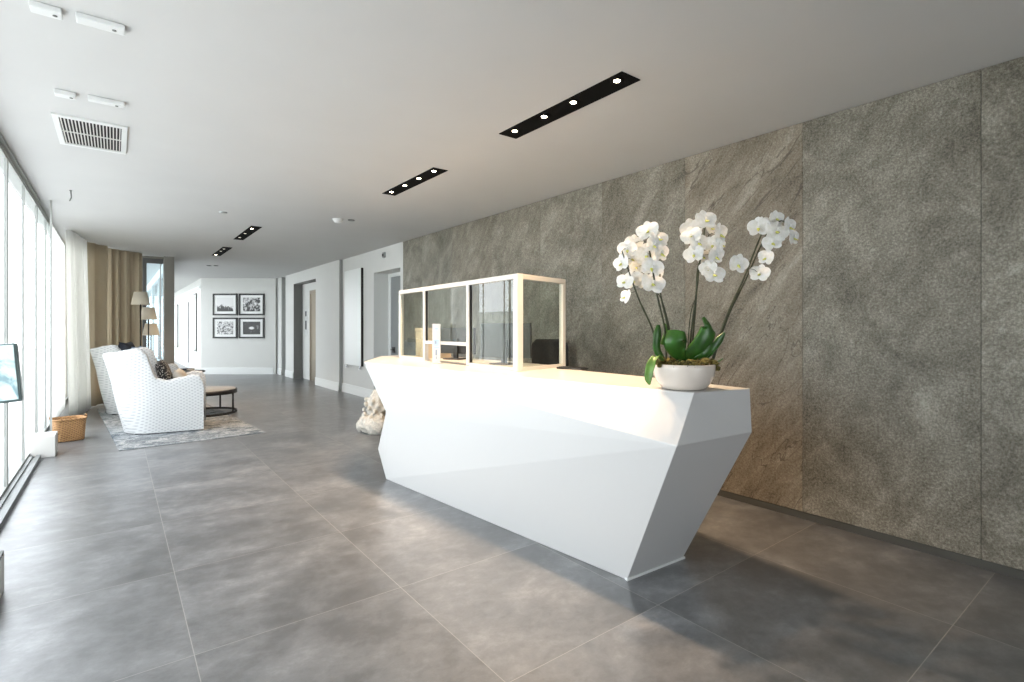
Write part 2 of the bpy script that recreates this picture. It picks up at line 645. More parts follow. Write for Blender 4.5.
# right wall: backing of the stone, then the white section with a door recess and the lift recess
b = MB()
D0, D1, DH = 8.47, 9.66, 2.47       # door recess
b.box(RX + 0.025, RX + 0.40, -5.0, 8.366, 0, H)
b.box(RX, RX + 0.40, 8.366, D0, 0, H)
b.box(RX, RX + 0.40, D0, D1, DH, H)
b.box(RX, RX + 0.40, D1, 11.40, 0, H)
b.box(RX + 0.40, RX + 0.45, 8.0, 10.2, 0, H)
LX = RX - 0.07                       # farther part stands 7 cm proud
L0, L1, LH = 13.10, 15.1, 2.62       # lift recess
b.box(LX, RX + 0.50, 11.40, L0, 0, H)
b.box(LX, RX + 0.50, L0, L1, LH, H)
b.box(LX, RX + 0.50, L1, 15.95, 0, H)
b.box(LX + 0.10, RX + 0.50, 15.95, 16.35, 0, H)
b.box(LX, RX + 0.50, 16.35, 17.4, 0, H)
b.box(LX + 0.24, RX + 0.50, L0, L1, 0, LH)
struct_wall = struct(b.build('wall_right', 'wall'))

seams = [-4.26, -3.26, -2.26, -1.26, -0.26, 0.74, 1.725, 2.714, 3.70, 4.68, 5.68, 6.70, 7.66, 8.366]
for i, (y0, y1) in enumerate(zip(seams, seams[1:])):
    b = MB()
    b.box(RX, RX + 0.024, y0 + 0.0012, y1 - 0.0012, 0.055, H - 0.004, bevel=0.0008)
    o = b.build('stone_panel', 'stone', struct_wall)
    o['seed'] = float((i * 0.618) % 1.0 * 9 + i)
    o['vein'] = {6: 1.0, 7: 0.35, 9: 0.30, 10: 0.45, 8: 0.15}.get(i, 0.12)
b = MB()
b.box(RX + 0.004, RX + 0.022, -5.0, 8.366, 0.0, 0.052)
struct(b.build('baseboard_right', plain('dark_plinth', (0.07, 0.07, 0.062), 0.7)))


def skirting(b, x, y0, y1, d=0.016):
    b.box(x - d, x + 0.0, y0, y1, 0.001, 0.19)
    b.box(x - d - 0.006, x + 0.0, y0, y1, 0.001, 0.12)


b = MB()
skirting(b, RX - 0.0005, 8.37, D0 - 0.001)
skirting(b, RX - 0.0005, D1 + 0.001, 11.385)
skirting(b, LX - 0.0005, 11.41, L0 - 0.001)
skirting(b, LX - 0.0005, L1 + 0.001, 15.94)
skirting(b, LX - 0.0005, 16.36, 16.8)
struct(b.build('baseboard_hall', 'panel'))
# deep grey jamb of the lift recess, white back wall with panels
b = MB()
b.box(LX + 0.002, LX + 0.235, L1 - 0.012, L1 - 0.001, 0.001, LH - 0.002)
b.box(LX + 0.002, LX + 0.22, L1 - 0.05, L1 - 0.012, 0.001, 0.24)
b.box(LX + 0.002, LX + 0.235, L0 + 0.012, L1 - 0.013, LH - 0.012, LH - 0.001)
struct(b.build('trim_1', plain('grey_lift_reveal', (0.17, 0.17, 0.16), 0.6)))
b = MB()
b.box(LX - 0.004, LX + 0.002, 11.395, 11.398, 0.0, H - 0.01)
b.box(LX - 0.002, RX - 0.001, 11.390, 11.3985, 0.0, H - 0.003)
b.box(LX - 0.05, LX - 0.001, 17.02, 17.06, 0.0, H - 0.003)
b.box(LX - 0.006, LX + 0.0995, 16.33, 16.349, 0.0, H - 0.003)
b.box(LX - 0.006, LX - 0.0005, 16.352, 16.40, 0.20, H - 0.003)
struct(b.build('trim_2', plain('mid_grey_shade', (0.30, 0.31, 0.30), 0.6)))  # grey strips paint the shade of the step, recess edge and corner

# inner door in the recess
dx = RX + 0.30
b = MB()
b.box(dx, dx + 0.06, D1 - 0.10, D1 - 0.002, 0.001, DH - 0.002)
b.box(dx, dx + 0.06, D0 + 0.002, D0 + 0.06, 0.001, DH - 0.002)
b.box(dx, dx + 0.06, D0 + 0.06, D1 - 0.10, DH - 0.07, DH - 0.002)
door = struct(b.build('door_1', 'panel'))
b = MB()
b.box(dx + 0.015, dx + 0.055, D0 + 0.062, D1 - 0.102, 0.005, DH - 0.073)
for z0, z1 in ((0.15, 0.80), (0.95, 1.60), (1.75, 2.30)):
    for y0, y1 in ((D0 + 0.17, D0 + 0.52), (D0 + 0.60, D1 - 0.22)):
        b.box(dx + 0.008, dx + 0.016, y0, y1, z0, z1)
b.build('door_leaf', plain('grey_door_paint', (0.27, 0.29, 0.29), 0.5), door)
b = MB()
b.box(dx - 0.004, dx + 0.016, D1 - 0.30, D1 - 0.19, 0.92, 1.03)
b.tube([(dx - 0.05, D1 - 0.24, 0.98), (dx - 0.004, D1 - 0.24, 0.98)], 0.012)
b.tube([(dx - 0.05, D1 - 0.24, 0.98), (dx - 0.05, D1 - 0.37, 0.98)], 0.011)
b.build('door_handle', plain('dark_door_furniture', (0.06, 0.06, 0.06), 0.35, metal=0.6), door)

# lift doors on the back of the lift recess
lx = LX + 0.24
b = MB()
b.box(lx - 0.03, lx - 0.001, L0 + 0.02, L0 + 0.10, 0.001, 2.30)
b.box(lx - 0.03, lx - 0.001, 14.26, 14.34, 0.001, 2.30)
b.box(lx - 0.03, lx - 0.001, L0 + 0.02, 14.34, 2.30, 2.40)
lift = struct(b.build('door_2', 'steel'))
lift['label'] = 'steel lift doorway'
b = MB()
b.box(lx - 0.018, lx - 0.003, L0 + 0.10, 13.60, 0.01, 2.30)
b.box(lx - 0.014, lx - 0.003, 13.603, 14.26, 0.01, 2.30)
b.build('door_leaf', 'steel', lift)
cp = thing('call_panel', 'small lift call panel with dark screens beside the steel lift doors', 'control panel', (lx, 14.75, 1.62))
b = MB()
b.box(-0.008, -0.001, -0.09, 0.09, -0.40, 0.30)
b.build('plate', 'whiteplastic', cp)
for z0, z1 in ((0.10, 0.24), (-0.26, -0.02)):
    b = MB()
    b.box(-0.013, -0.0075, -0.055, 0.055, z0, z1)
    b.build('display', 'blackplastic', cp)

# far walls: the picture wall faces the camera, corridor wall runs away from its left end
yaw = math.atan2(397, 519)
cx, cy = frame_pts(15.72, 201)
ex, ey = frame_pts(15.72, 275.5)
wl = math.hypot(ex - cx, ey - cy)
FR = Matrix.Translation((cx, cy, 0)) @ Matrix.Rotation(-yaw, 4, 'Z')
b = MB()
b.box(0, wl, 0.0, 0.2, 0, H, FR)
wall_far = struct(b.build('wall_far', 'wall'))
b = MB()
b.box(0.0, wl - 0.06, -0.018, -0.0005, 0.001, 0.20, FR)
struct(b.build('baseboard_far', 'panel'))
hx, hy = frame_pts(23.5, 171)
b = MB()
dv = Vector((hx - cx, hy - cy)).normalized()
nv = Vector((dv.y, -dv.x)) * 0.2
b.prism([(cx, cy), (hx, hy), (hx + nv.x, hy + nv.y), (cx + nv.x, cy + nv.y)], 0, H)
corr = struct(b.build('wall_corridor', 'wall'))
CF = Matrix.Translation((cx, cy, 0)) @ Matrix.Rotation(math.atan2(dv.y, dv.x), 4, 'Z')
b = MB()
b.box(0.1, 8.5, 0.001, 0.02, 0.001, 0.20, CF)
b.box(0.1, 8.5, 0.001, 0.03, H - 0.30, H - 0.22, CF)
struct(b.build('trim_3', 'panel'))
b = MB()
b.box(3.0, 3.16, 0.001, 0.03, 0.02, 2.30, CF)
struct(b.build('trim_4', plain('pale_grey_jamb', (0.35, 0.36, 0.36), 0.6)))
for (a0, a1, z0, z1, lb) in ((0.9, 1.45, 0.66, 2.50, 'tall narrow dark frame on the white corridor wall, nearest the four prints'),
                             (6.6, 7.4, 0.62, 2.35, 'tall dark frame farthest along the white corridor wall, beside the pillar')):
    t = thing('wall_mirror', lb, 'mirror', CF @ Vector(((a0 + a1) / 2, 0.002, 0)), math.atan2(dv.y, dv.x), 'mirrors in the corridor')
    b = MB()
    hw = (a1 - a0) / 2
    b.box(-hw, hw, 0.0, 0.035, z0, z1)
    b.build('frame', 'trimgrey', t)
    b = MB()
    b.box(-hw + 0.04, hw - 0.04, 0.036, 0.040, z0 + 0.04, z1 - 0.04)
    b.build('mirror_glass', 'panel', t)
b = MB()
b.box(0.90, 4.4, 29.8, 30.0, 0, H)
struct(b.build('wall_corridor_end', 'wall'))
# wall behind the camera
b = MB()
b.box(WX - 0.16, 0.2, -5.2, -5.0, 0, H)
b.box(3.2, 4.4, -5.2, -5.0, 0, H)
b.box(0.2, 3.2, -5.2, -5.0, 2.70, H)
struct(b.build('wall_back', plain('lobby_back_wall', (0.72, 0.71, 0.69), 0.8)))

# unseen glazed entrance behind the camera, added to brighten the desk end
b = MB()
for x0 in (0.2, 1.67, 3.14):
    b.box(x0, x0 + 0.06, -5.15, -5.05, 0.001, 2.70)
b.box(0.26, 1.67, -5.15, -5.05, 2.62, 2.70)
b.box(1.73, 3.14, -5.15, -5.05, 2.62, 2.70)
o = struct(b.build('door_added', 'winframe'))
for x0 in (0.26, 1.73):
    b = MB()
    b.box(x0, x0 + 1.41, -5.104, -5.096, 0.01, 2.62)
    b.build('pane', 'glass', o)
# end wall of the lounge with a glazed door, and the pillar beside the corridor mouth
b = MB()
b.box(WX - 0.16, 0.46, 13.30, 13.45, 0, H)
b.box(0.46, 0.82, 13.30, 13.45, 2.84, H)
struct(b.build('wall_lounge', plain('taupe_wall', (0.30, 0.28, 0.24), 0.8)))
b = MB()
b.box(0.82, 1.00, 13.10, 13.45, 0, H)
b.box(0.82, 1.015, 13.085, 13.45, 0, 0.12)
struct(b.build('wall_pillar', plain('taupe_pillar_paint', (0.22, 0.21, 0.185), 0.7)))
b = MB()
b.box(0.46, 0.525, 13.24, 13.30, 0.001, 2.86)
b.box(0.525, 0.815, 13.24, 13.30, 2.76, 2.86)
b.box(0.525, 0.815, 13.24, 13.30, 0.001, 0.07)
door3 = struct(b.build('door_3', plain('dark_bronze_frame', (0.09, 0.09, 0.085), 0.5)))
b = MB()
b.box(0.525, 0.815, 13.265, 13.272, 0.07, 2.76)
b.build('pane', 'door_glass', door3)
b = MB()
b.box(0.72, 0.745, 13.20, 13.24, 0.75, 1.25)
b.box(0.755, 0.775, 13.245, 13.262, 0.07, 2.76)
b.build('door_handle', 'alu', door3)
# unseen glazing added on the corridor's left side to let daylight in
for k, y in enumerate((14.0, 17.0, 20.0, 23.0, 26.0)):
    b = MB()
    b.box(0.90, 0.98, y - 0.5, y - 0.42, 0, H)
    b.box(0.90, 0.98, y + 2.42, y + 2.5, 0, H)
    b.box(0.90, 0.98, y - 0.42, y + 2.42, 2.7, H)
    b.box(0.90, 0.98, y - 0.42, y + 2.42, 0, 0.10)
    o = struct(b.build('window_%d' % (20 + k), 'panel'))
    b = MB()
    b.box(0.935, 0.943, y - 0.42, y + 2.42, 0.10, 2.7)
    b.build('pane', 'glass', o)

# the long glazed front: one window unit per bay
mull = [0.85, 1.90, 2.95, 4.0, 5.04, 6.08, 7.11, 8.20, 9.22, 10.24, 11.26, 12.28, 13.3]
thick = {6.08: 0.06, 8.20: 0.05, 4.0: 0.05}
for k, (y0, y1) in enumerate(zip(mull, mull[1:])):
    a = thick.get(y0, 0.022) / 2
    c = thick.get(y1, 0.022) / 2
    b = MB()
    b.box(WX - 0.022, WX, y0, y0 + a, 0.045, H - 0.055)
    b.box(WX - 0.022, WX, y1 - c, y1, 0.045, H - 0.055)
    b.box(WX - 0.022, WX - 0.002, y0 + a, y1 - c, H - 0.085, H - 0.055)
    b.box(WX - 0.022, WX - 0.002, y0 + a, y1 - c, 0.045, 0.065)
    o = struct(b.build('window_%d' % (k + 1), 'winframe'))
    b = MB()
    b.box(WX - 0.016, WX - 0.008, y0 + a, y1 - c, 0.065, H - 0.085)
    b.build('pane', 'glass', o)
b = MB()
b.box(WX - 0.16, WX, -5.0, 0.85, 0.0, H)
struct(b.build('wall_left', plain('lobby_end_wall', (0.70, 0.70, 0.68), 0.8)))
# head and sill tracks of the glazed front
b = MB()
b.box(WX - 0.10, WX, 0.85, 13.3, H - 0.054, H)
b.box(WX + 0.001, WX + 0.02, 0.85, 8.18, H - 0.03, H - 0.001)
struct(b.build('trim_8', 'winframe'))
b = MB()
b.box(WX - 0.10, WX + 0.0, 0.85, 13.3, 0.0, 0.044)
b.box(WX, WX + 0.03, 0.85, 7.48, 0.0, 0.044)
b.box(WX + 0.03, WX + 0.055, 0.85, 7.48, 0.0, 0.030)
b.box(WX + 0.055, WX + 0.09, 0.85, 7.48, 0.0, 0.045)
struct(b.build('trim_5', plain('sill_rail_grey', (0.20, 0.21, 0.205), 0.45, metal=0.3)))
b = MB()
b.box(WX + 0.001, WX + 0.205, 7.50, 7.80, 0.0, 0.235, bevel=0.008)
struct(b.build('trim_6', 'whitepaint'))
b = MB()
b.box(-0.612, -0.592, 8.19, 8.21, 0.0, H - 0.001)
fin = struct(b.build('trim_7', 'winframe'))
b = MB()
b.box(WX + 0.002, -0.613, 8.196, 8.204, 0.0, H - 0.001)
b.build('pane', 'glass', fin)
# pale rendered garden wall outside, seen through the glass
b = MB()
b.box(-9.0, -8.7, -20, 45, -0.1, 2.2)
struct(b.build('wall_garden', 'render_out'))

# ------------------------------------------------------------------ ceiling fittings


def light_strip(x0, x1, y0, y1, lamps, label, lit):
    ax, ay = (x0 + x1) / 2, (y0 + y1) / 2
    t = thing('recessed_light_strip', label, 'ceiling light', (ax, ay, H), 0, 'black recessed spotlight strips in the ceiling')
    hx_, hy_ = (x1 - x0) / 2, (y1 - y0) / 2
    b = MB()
    b.box(-hx_, hx_, -hy_, hy_, -0.006, -0.0005)
    b.build('trough', 'matt', t)
    for i, yy in enumerate(lamps):
        b = MB()
        b.lathe([(0.040, -0.0062), (0.040, -0.010), (0.034, -0.011), (0.030, -0.0085), (0.0, -0.0085)], 20, Matrix.Translation((-0.028, yy, 0)))
        l = b.build('lamp', 'matt', t)
        b = MB()
        b.lathe([(0.021, -0.009), (0.018, -0.0115), (0.0, -0.0125)], 16, Matrix.Translation((-0.028, yy, 0)))
        b.build('bulb', 'lampglow' if lit[i] else 'lampdim', l)
        ld = bpy.data.lights.new('spot_beam', 'SPOT')
        ld.energy = SPOT if lit[i] else SPOT * 0.5
        ld.color = (1.0, 0.69, 0.42)
        ld.spot_size = R(96)
        ld.spot_blend = 0.9
        ld.shadow_soft_size = 0.018
        lo = bpy.data.objects.new('spot_beam', ld)
        COL.objects.link(lo)
        lo.location = (-0.028, yy, -0.03)
        lo.parent = t


light_strip(2.365, 2.535, 2.03, 3.26, (-0.528, -0.149, 0.146, 0.485), 'nearest and longest-looking black spotlight strip above the reception counter', (1, 1, 1, 1))
light_strip(2.375, 2.530, 4.32, 5.50, (-0.51, -0.20, 0.12, 0.45), 'black spotlight strip above the far end of the counter', (1, 1, 1, 1))
light_strip(1.595, 1.745, 8.42, 9.87, (-0.53, -0.02, 0.43), 'black spotlight strip over the hall, third from the camera', (1, 0, 0))
light_strip(1.590, 1.750, 10.92, 12.32, (-0.47, -0.10, 0.52), 'farthest and smallest black spotlight strip over the hall', (0, 0, 1))
for xx, px in ((0, 209), (1, 216)):
    p = frame_pts(1.51 * 519 / (328 - 265.5), px)
    t = thing('downlight', ('left' if xx == 0 else 'right') + ' one of two tiny round downlights near the corridor mouth', 'ceiling light', (p[0], p[1], H), 0, 'tiny downlights near the corridor')
    b = MB()
    b.lathe([(0.055, -0.0005), (0.055, -0.010), (0.045, -0.012), (0.040, -0.006), (0, -0.006)], 20)
    b.build('rim', 'trimgrey', t)
    b = MB()
    b.lathe([(0.036, -0.0065), (0.03, -0.010), (0, -0.011)], 16)
    b.build('bulb', 'void', t)

t = thing('air_vent', 'white square ceiling grille with thin dark slots', 'vent', (-0.14, 5.21, H))
b = MB()
vx, vy = 0.215, 0.375
for q in ((-vx, vx, -vy, -vy + 0.045), (-vx, vx, vy - 0.045, vy), (-vx, -vx + 0.035, -vy + 0.045, vy - 0.045), (vx - 0.035, vx, -vy + 0.045, vy - 0.045)):
    b.box(*q, -0.014, -0.0008)
b.build('frame', 'whiteplastic', t)
b = MB()
b.box(-vx + 0.035, vx - 0.035, -vy + 0.045, vy - 0.045, -0.004, -0.001)
b.build('duct', 'void', t)
b = MB()
n = 18
for i in range(n):
    x = -vx + 0.035 + (i + 0.5) * (2 * vx - 0.07) / n
    b.box(x - 0.0036, x + 0.0036, -vy + 0.045, vy - 0.045, -0.011, -0.0045)
b.box(-vx + 0.035, vx - 0.035, -0.004, 0.004, -0.012, -0.0045)
b.build('louvre', 'whitepaint', t)

for (x0, x1, y, hw, zz, lb) in (
        (-0.315, -0.200, 3.27, 0.035, 0.030, 'short white ceiling sensor box at the very top edge of the photo'),
        (-0.150, 0.040, 3.26, 0.036, 0.026, 'longer white ceiling box at the top edge, right of the short sensor'),
        (-0.305, -0.200, 4.375, 0.034, 0.030, 'short white ceiling sensor box just above the grille'),
        (-0.140, 0.052, 4.350, 0.026, 0.030, 'long slim white ceiling box just above the grille')):
    t = thing('ceiling_sensor', lb, 'sensor', ((x0 + x1) / 2, y, H), 0, 'white boxes on the ceiling by the windows')
    h2 = (x1 - x0) / 2
    b = MB()
    b.box(-h2, h2, -hw, hw, -zz, -0.0005, bevel=0.006)
    b.build('housing', 'whiteplastic', t)
    b = MB()
    b.lathe([(0.009, -zz + 0.001), (0.009, -zz - 0.003), (0.0, -zz - 0.004)], 12, Matrix.Translation((h2 * 0.55, 0, 0)))
    b.build('lens', 'trimgrey', t)
t = thing('smoke_detector', 'round white smoke detector dome on the ceiling', 'smoke detector', (2.45, 7.17, H))
b = MB()
b.lathe([(0.075, -0.0005), (0.075, -0.018), (0.058, -0.026), (0.055, -0.045), (0.03, -0.055), (0, -0.057)], 28)
b.build('dome', 'whiteplastic', t)
t = thing('ceiling_hook', 'tiny dark fitting beside the smoke detector', 'hook', (2.62, 7.12, H))
b = MB()
b.lathe([(0.045, -0.0005), (0.045, -0.012), (0.02, -0.014), (0, -0.014)], 16)
b.build('plate', 'trimgrey', t)
t = thing('ceiling_hook', 'thin dark hook hanging from the ceiling above the windows', 'hook', (-0.385, 7.46, H))
b = MB()
b.tube([(0, 0, -0.0005), (0.005, 0, -0.08), (-0.01, -0.005, -0.12)], 0.006, 8)
b.lathe([(0.014, -0.0005), (0.014, -0.006), (0.0, -0.007)], 12)
b.build('rod', 'trimgrey', t)
p = frame_pts(1.51 * 519 / (328 - 212), 223)
t = thing('smoke_detector', 'small pale ceiling disc left of the third spotlight strip', 'smoke detector', (p[0], p[1], H))
b = MB()
b.lathe([(0.05, -0.0005), (0.05, -0.012), (0.03, -0.018), (0, -0.018)], 20)
b.build('dome', 'alu', t)

# ------------------------------------------------------------------ reception desk
ZT = 1.065
A = (1.945, 4.951, ZT); Bp = (2.37, 1.555, ZT); Rr = (2.793, 1.482, ZT)
k3 = (2.900, 2.245, ZT); bk = (2.924, 2.914, ZT); Pk = (3.14, 3.20, ZT); Pk2 = (3.14, 5.40, ZT)
A2 = (2.818, 5.951, ZT); A1 = (2.528, 5.884, ZT)
C = (2.175, 1.520, 0.825); R2 = (2.797, 1.473, 0.825)
Dd = (1.973, 4.480, 0.630); Q = (1.985, 4.692, 0.25); E_ = (1.996, 4.532, 0.0)
F = (2.259, 1.902, 0.0); G = (2.740, 1.876, 0.0); Hb = (2.50, 4.56, 0.0)
DL = (2.62, 5.05, 0.605)
R2b = (2.90, 2.245, 0.80); BL = (2.80, 5.20, 0.70); Kb = (2.924, 2.914, 0.78)
desk = thing('reception_desk', 'long white faceted reception desk leaning out over a narrow base', 'reception desk', (2.4, 3.2, 0))
off = Vector((-2.4, -3.2, 0))
b = MB()
vd = {}


def V(p):
    if p not in vd:
        vd[p] = b.bm.verts.new(Vector(p) + off)
    return vd[p]


Pk_l = (3.14, 3.20, 1.0); Pk2_l = (3.14, 5.40, 1.0)
for f in ((A, Bp, Rr, k3, bk, Pk, Pk2, A2, A1),
          (A, C, Bp), (A, Dd, C), (Dd, E_, C), (E_, F, C),
          (Bp, C, R2, Rr), (C, F, G), (C, G, R2),
          (A, A1, DL), (A, DL, Dd), (Dd, DL, Q), (Dd, Q, E_), (Q, Hb, E_), (Q, DL, Hb),
          (A1, A2, BL), (A1, BL, DL), (DL, BL, Hb),
          (Rr, R2, R2b), (Rr, R2b, k3), (k3, R2b, Kb), (k3, Kb, bk),
          (bk, Pk_l, Pk), (Pk, Pk_l, Pk2_l, Pk2), (Pk2, Pk2_l, A2),
          (bk, Kb, Pk_l), (Kb, BL, Pk2_l), (Kb, Pk2_l, Pk_l), (BL, A2, Pk2_l),
          (R2, G, R2b), (R2b, G, Kb), (G, Hb, Kb), (Kb, Hb, BL),
          (E_, Hb, G, F)):
    b.face([V(p) for p in f])
o = b.build('body', 'desk', desk)
bv = o.modifiers.new('edges', 'BEVEL')
bv.width = 0.0035
bv.segments = 2
bv.limit_method = 'ANGLE'
bv.angle_limit = R(3)
# thin pale floor strip at the near end and staff-side worktop
b = MB()
b.prism([(F[0] - 2.4 - 0.012, F[1] - 3.2 - 0.012), (G[0] - 2.4 + 0.01, G[1] - 3.2 - 0.012), (G[0] - 2.4 + 0.01, G[1] - 3.2 + 0.02), (F[0] - 2.4, F[1] - 3.2 + 0.02)], 0.0005, 0.012)
b.build('base_strip', 'panel', desk)
b = MB()
b.box(0.42, 0.86, -0.45, 1.55, 0.72, 0.745)
b.box(0.80, 0.84, -0.43, -0.40, 0.001, 0.72)
b.box(0.80, 0.84, 1.50, 1.53, 0.001, 0.72)
b.build('worktop', 'panel', desk)

# glazed screen standing on the counter
S0 = Vector((2.480, 3.165, ZT)); S3 = Vector((2.560, 5.40, ZT)); SE = Vector((3.075, 3.300, ZT))
HT = 0.755
scr = thing('counter_screen', 'white framed glass screen standing on the reception desk', 'glass screen', S0)
ax = (S3 - S0).normalized()
Ls = (S3 - S0).length
ang = math.atan2(ax.y, ax.x)
MF = Matrix.Rotation(ang, 4, 'Z')
ax2 = (SE - S0)
Le = ax2.length
ME = Matrix.Rotation(math.atan2(ax2.y, ax2.x), 4, 'Z')


def s_at(px):
    k = (px - 512) / 519
    d = Vector((math.sin(yaw) + k * math.cos(yaw), math.cos(yaw) - k * math.sin(yaw)))
    # intersect with the screen line
    a = S0.xy; u = ax.xy
    det = d.x * (-u.y) + u.x * d.y
    t = (a.x * (-u.y) + u.x * a.y) / det
    s = (d.x * a.y - a.x * d.y) / det
    return -s if s < 0 else s


s425, s472 = 1.615, 0.735
yaw = math.atan2(397, 519)
PW = 0.022
b = MB()
b.box(-0.028, 0.028, -0.028, 0.028, 0.001, HT, bevel=0.002)
b.build('post', 'whitepaint', scr)
for s in (s472, s425, Ls):
    b = MB()
    b.box(s - 0.020, s + 0.020, -PW, PW, 0.001, HT - 0.04, MF, bevel=0.002)
    b.build('post', 'whitepaint', scr)
b = MB()
b.box(Le - 0.022, Le + 0.018, -0.02, 0.02, 0.001, HT - 0.04, ME, bevel=0.002)
b.build('post', 'whitepaint', scr)
b = MB()
b.box(0.029, Ls + 0.02, -PW, PW, HT - 0.039, HT, MF, bevel=0.002)
b.build('top_rail', 'whitepaint', scr)
b = MB()
b.box(0.029, Le + 0.018, -0.02, 0.02, HT - 0.039, HT, ME, bevel=0.002)
b.build('top_rail', 'whitepaint', scr)
for (s0, s1, z) in ((0.029, s472 - 0.021, 0.001), (s425 + 0.021, Ls - 0.021, 0.001)):
    b = MB()
    b.box(s0, s1, -PW * 0.8, PW * 0.8, z, z + 0.026, MF)
    b.build('bottom_rail', 'whitepaint', scr)
b = MB()
b.box(0.029, Le - 0.023, -0.016, 0.016, 0.001, 0.026, ME)
b.build('bottom_rail', 'whitepaint', scr)
b = MB()
b.box(s472 + 0.021, s425 - 0.021, -0.016, 0.016, 0.175, 0.205, MF)
b.build('hatch_rail', 'whitepaint', scr)
for (s0, s1, z0) in ((0.03, s472 - 0.022, 0.028), (s472 + 0.022, s425 - 0.022, 0.206), (s425 + 0.022, Ls - 0.022, 0.028)):
    b = MB()
    b.box(s0, s1, -0.003, 0.003, z0, HT - 0.041, MF)
    b.build('pane', 'screen_glass', scr)
b = MB()
b.box(0.031, Le - 0.024, -0.003, 0.003, 0.028, HT - 0.041, ME)
b.build('pane', 'screen_glass', scr)
b = MB()
b.box(s472 - 0.030, s472 - 0.0205, -0.010, 0.010, 0.03, HT - 0.041, MF)
b.build('seal', 'dark', scr)
b = MB()
b.box(s425 - 0.030, s425 - 0.0205, -0.010, 0.010, 0.206, HT - 0.041, MF)
b.build('seal', 'dark', scr)

# upright white notice on the counter
t = thing('counter_sign', 'narrow white upright sign with blue print on the counter in front of the screen', 'sign', (2.43, 4.36, ZT), -yaw + R(4))
b = MB()
b.box(-0.045, 0.045, -0.04, 0.04, 0.0005, 0.008, bevel=0.002)
b.build('foot', 'whiteplastic', t)
b = MB()
b.box(-0.038, 0.038, -0.012, 0.012, 0.008, 0.375, bevel=0.003)
b.build('board', 'whiteplastic', t)
pale = plain('pale_blue_print', (0.42, 0.60, 0.78), 0.5)
for (x0, x1, z0, z1, mm) in ((-0.024, 0.024, 0.165, 0.225, pale), (-0.030, 0.030, 0.140, 0.156, pale), (-0.018, 0.018, 0.326, 0.334, pale),
                             (-0.014, 0.014, 0.312, 0.319, pale), (-0.010, 0.008, 0.075, 0.130, 'greyprint'), (-0.016, 0.002, 0.185, 0.212, 'greyprint'),
                             (-0.006, 0.004, 0.040, 0.066, 'greyprint')):
    b = MB()
    b.box(x0, x1, -0.0133 if mm is pale else -0.0136, -0.0122, z0, z1)
    b.build('print', mm, t)

# small items on the counter behind the screen
t = thing('keyboard', 'dark keyboard lying on the counter by the end of the glass screen', 'keyboard', (2.955, 3.09, ZT), R(12))
b = MB()
b.box(-0.055, 0.055, -0.15, 0.09, 0.0005, 0.014, bevel=0.004)
b.build('case', 'blackplastic', t)
b = MB()
for i in range(4):
    for j in range(10):
        b.box(-0.044 + i * 0.022, -0.026 + i * 0.022, -0.14 + j * 0.022, -0.122 + j * 0.022, 0.0145, 0.018)
b.build('keys', 'dark', t)


def monitor(loc, rz, label, wd=0.54, ht=0.32):
    t = thing('computer_monitor', label, 'monitor', loc, rz, 'monitors behind the glass screen')
    b = MB()
    b.box(-0.10, 0.10, -0.10, 0.10, 0.0005, 0.012, bevel=0.004)
    b.build('base', 'blackplastic', t)
    b = MB()
    b.box(-0.025, 0.025, -0.012, 0.012, 0.012, 0.22)
    b.build('neck', 'blackplastic', t)
    b = MB()
    b.box(-wd / 2, wd / 2, 0.013, 0.040, 0.06, 0.06 + ht, bevel=0.004)
    b.build('housing', 'blackplastic', t)
    b = MB()
    b.box(-wd / 2 + 0.012, wd / 2 - 0.012, 0.0402, 0.0415, 0.075, 0.045 + ht)
    b.build('display', plain('dark_display', (0.012, 0.014, 0.016), 0.15), t)


monitor((2.86, 3.86, ZT), R(-68), 'dark monitor nearest the corner post of the glass screen')
monitor((2.90, 4.78, ZT), R(-68), 'dark monitor seen through the middle glass pane', 0.46, 0.28)
t = thing('storage_box', 'pale beige box on the counter behind the far glass pane', 'box', (2.86, 5.20, ZT), R(2))
b = MB()
b.box(-0.16, 0.16, -0.12, 0.12, 0.0005, 0.30, bevel=0.004)
b.build('carton', 'carpaint', t)
b = MB()
b.box(-0.165, 0.165, -0.125, 0.125, 0.301, 0.335, bevel=0.003)
b.build('lid', 'carpaint', t)

# office chair behind the counter
t = thing('office_chair', 'black office chair behind the desk with its back above the counter', 'office chair', (3.60, 3.98, 0), R(150))
b = MB()
for k in range(5):
    a = 2 * PI * k / 5
    b.tube([(0.03 * math.cos(a), 0.03 * math.sin(a), 0.09), (0.26 * math.cos(a), 0.26 * math.sin(a), 0.065)], [0.022, 0.014], 8)
b.build('base', 'blackplastic', t)
for k in range(5):
    a = 2 * PI * k / 5
    b = MB()
    b.lathe([(0.0, -0.016), (0.026, -0.016), (0.03, -0.006), (0.03, 0.006), (0.026, 0.016), (0, 0.016)], 14,
            Matrix.Translation((0.26 * math.cos(a), 0.26 * math.sin(a), 0.031)) @ Matrix.Rotation(a + PI / 2, 4, 'Z') @ Matrix.Rotation(PI / 2, 4, 'X'))
    b.build('caster', 'dark', t)
b = MB()
b.tube([(0, 0, 0.08), (0, 0, 0.50)], 0.024, 12)
b.build('gas_column', 'chrome', t)
b = MB()
b.box(-0.23, 0.23, -0.23, 0.20, 0.50, 0.58, bevel=0.03)
b.build('seat', 'blackfabric', t)
b = MB()
rows = []
for sgn in (1, -1):
    rws = []
    for i in range(13):
        z = 0.68 + 0.60 * i / 12
        zz = i / 12
        hw = 0.21 * (1 - 0.10 * (1 - zz)) * (1 - max(0, (zz - 0.8) / 0.2) ** 3 * 0.28)
        rws.append([Vector((hw * s, -0.26 + 0.07 * (s * s) - 0.07 * zz + sgn * 0.020 * (1 - abs(s) ** 6), z)) for s in [j / 8 - 1 for j in range(17)]])
    rows.append(rws)
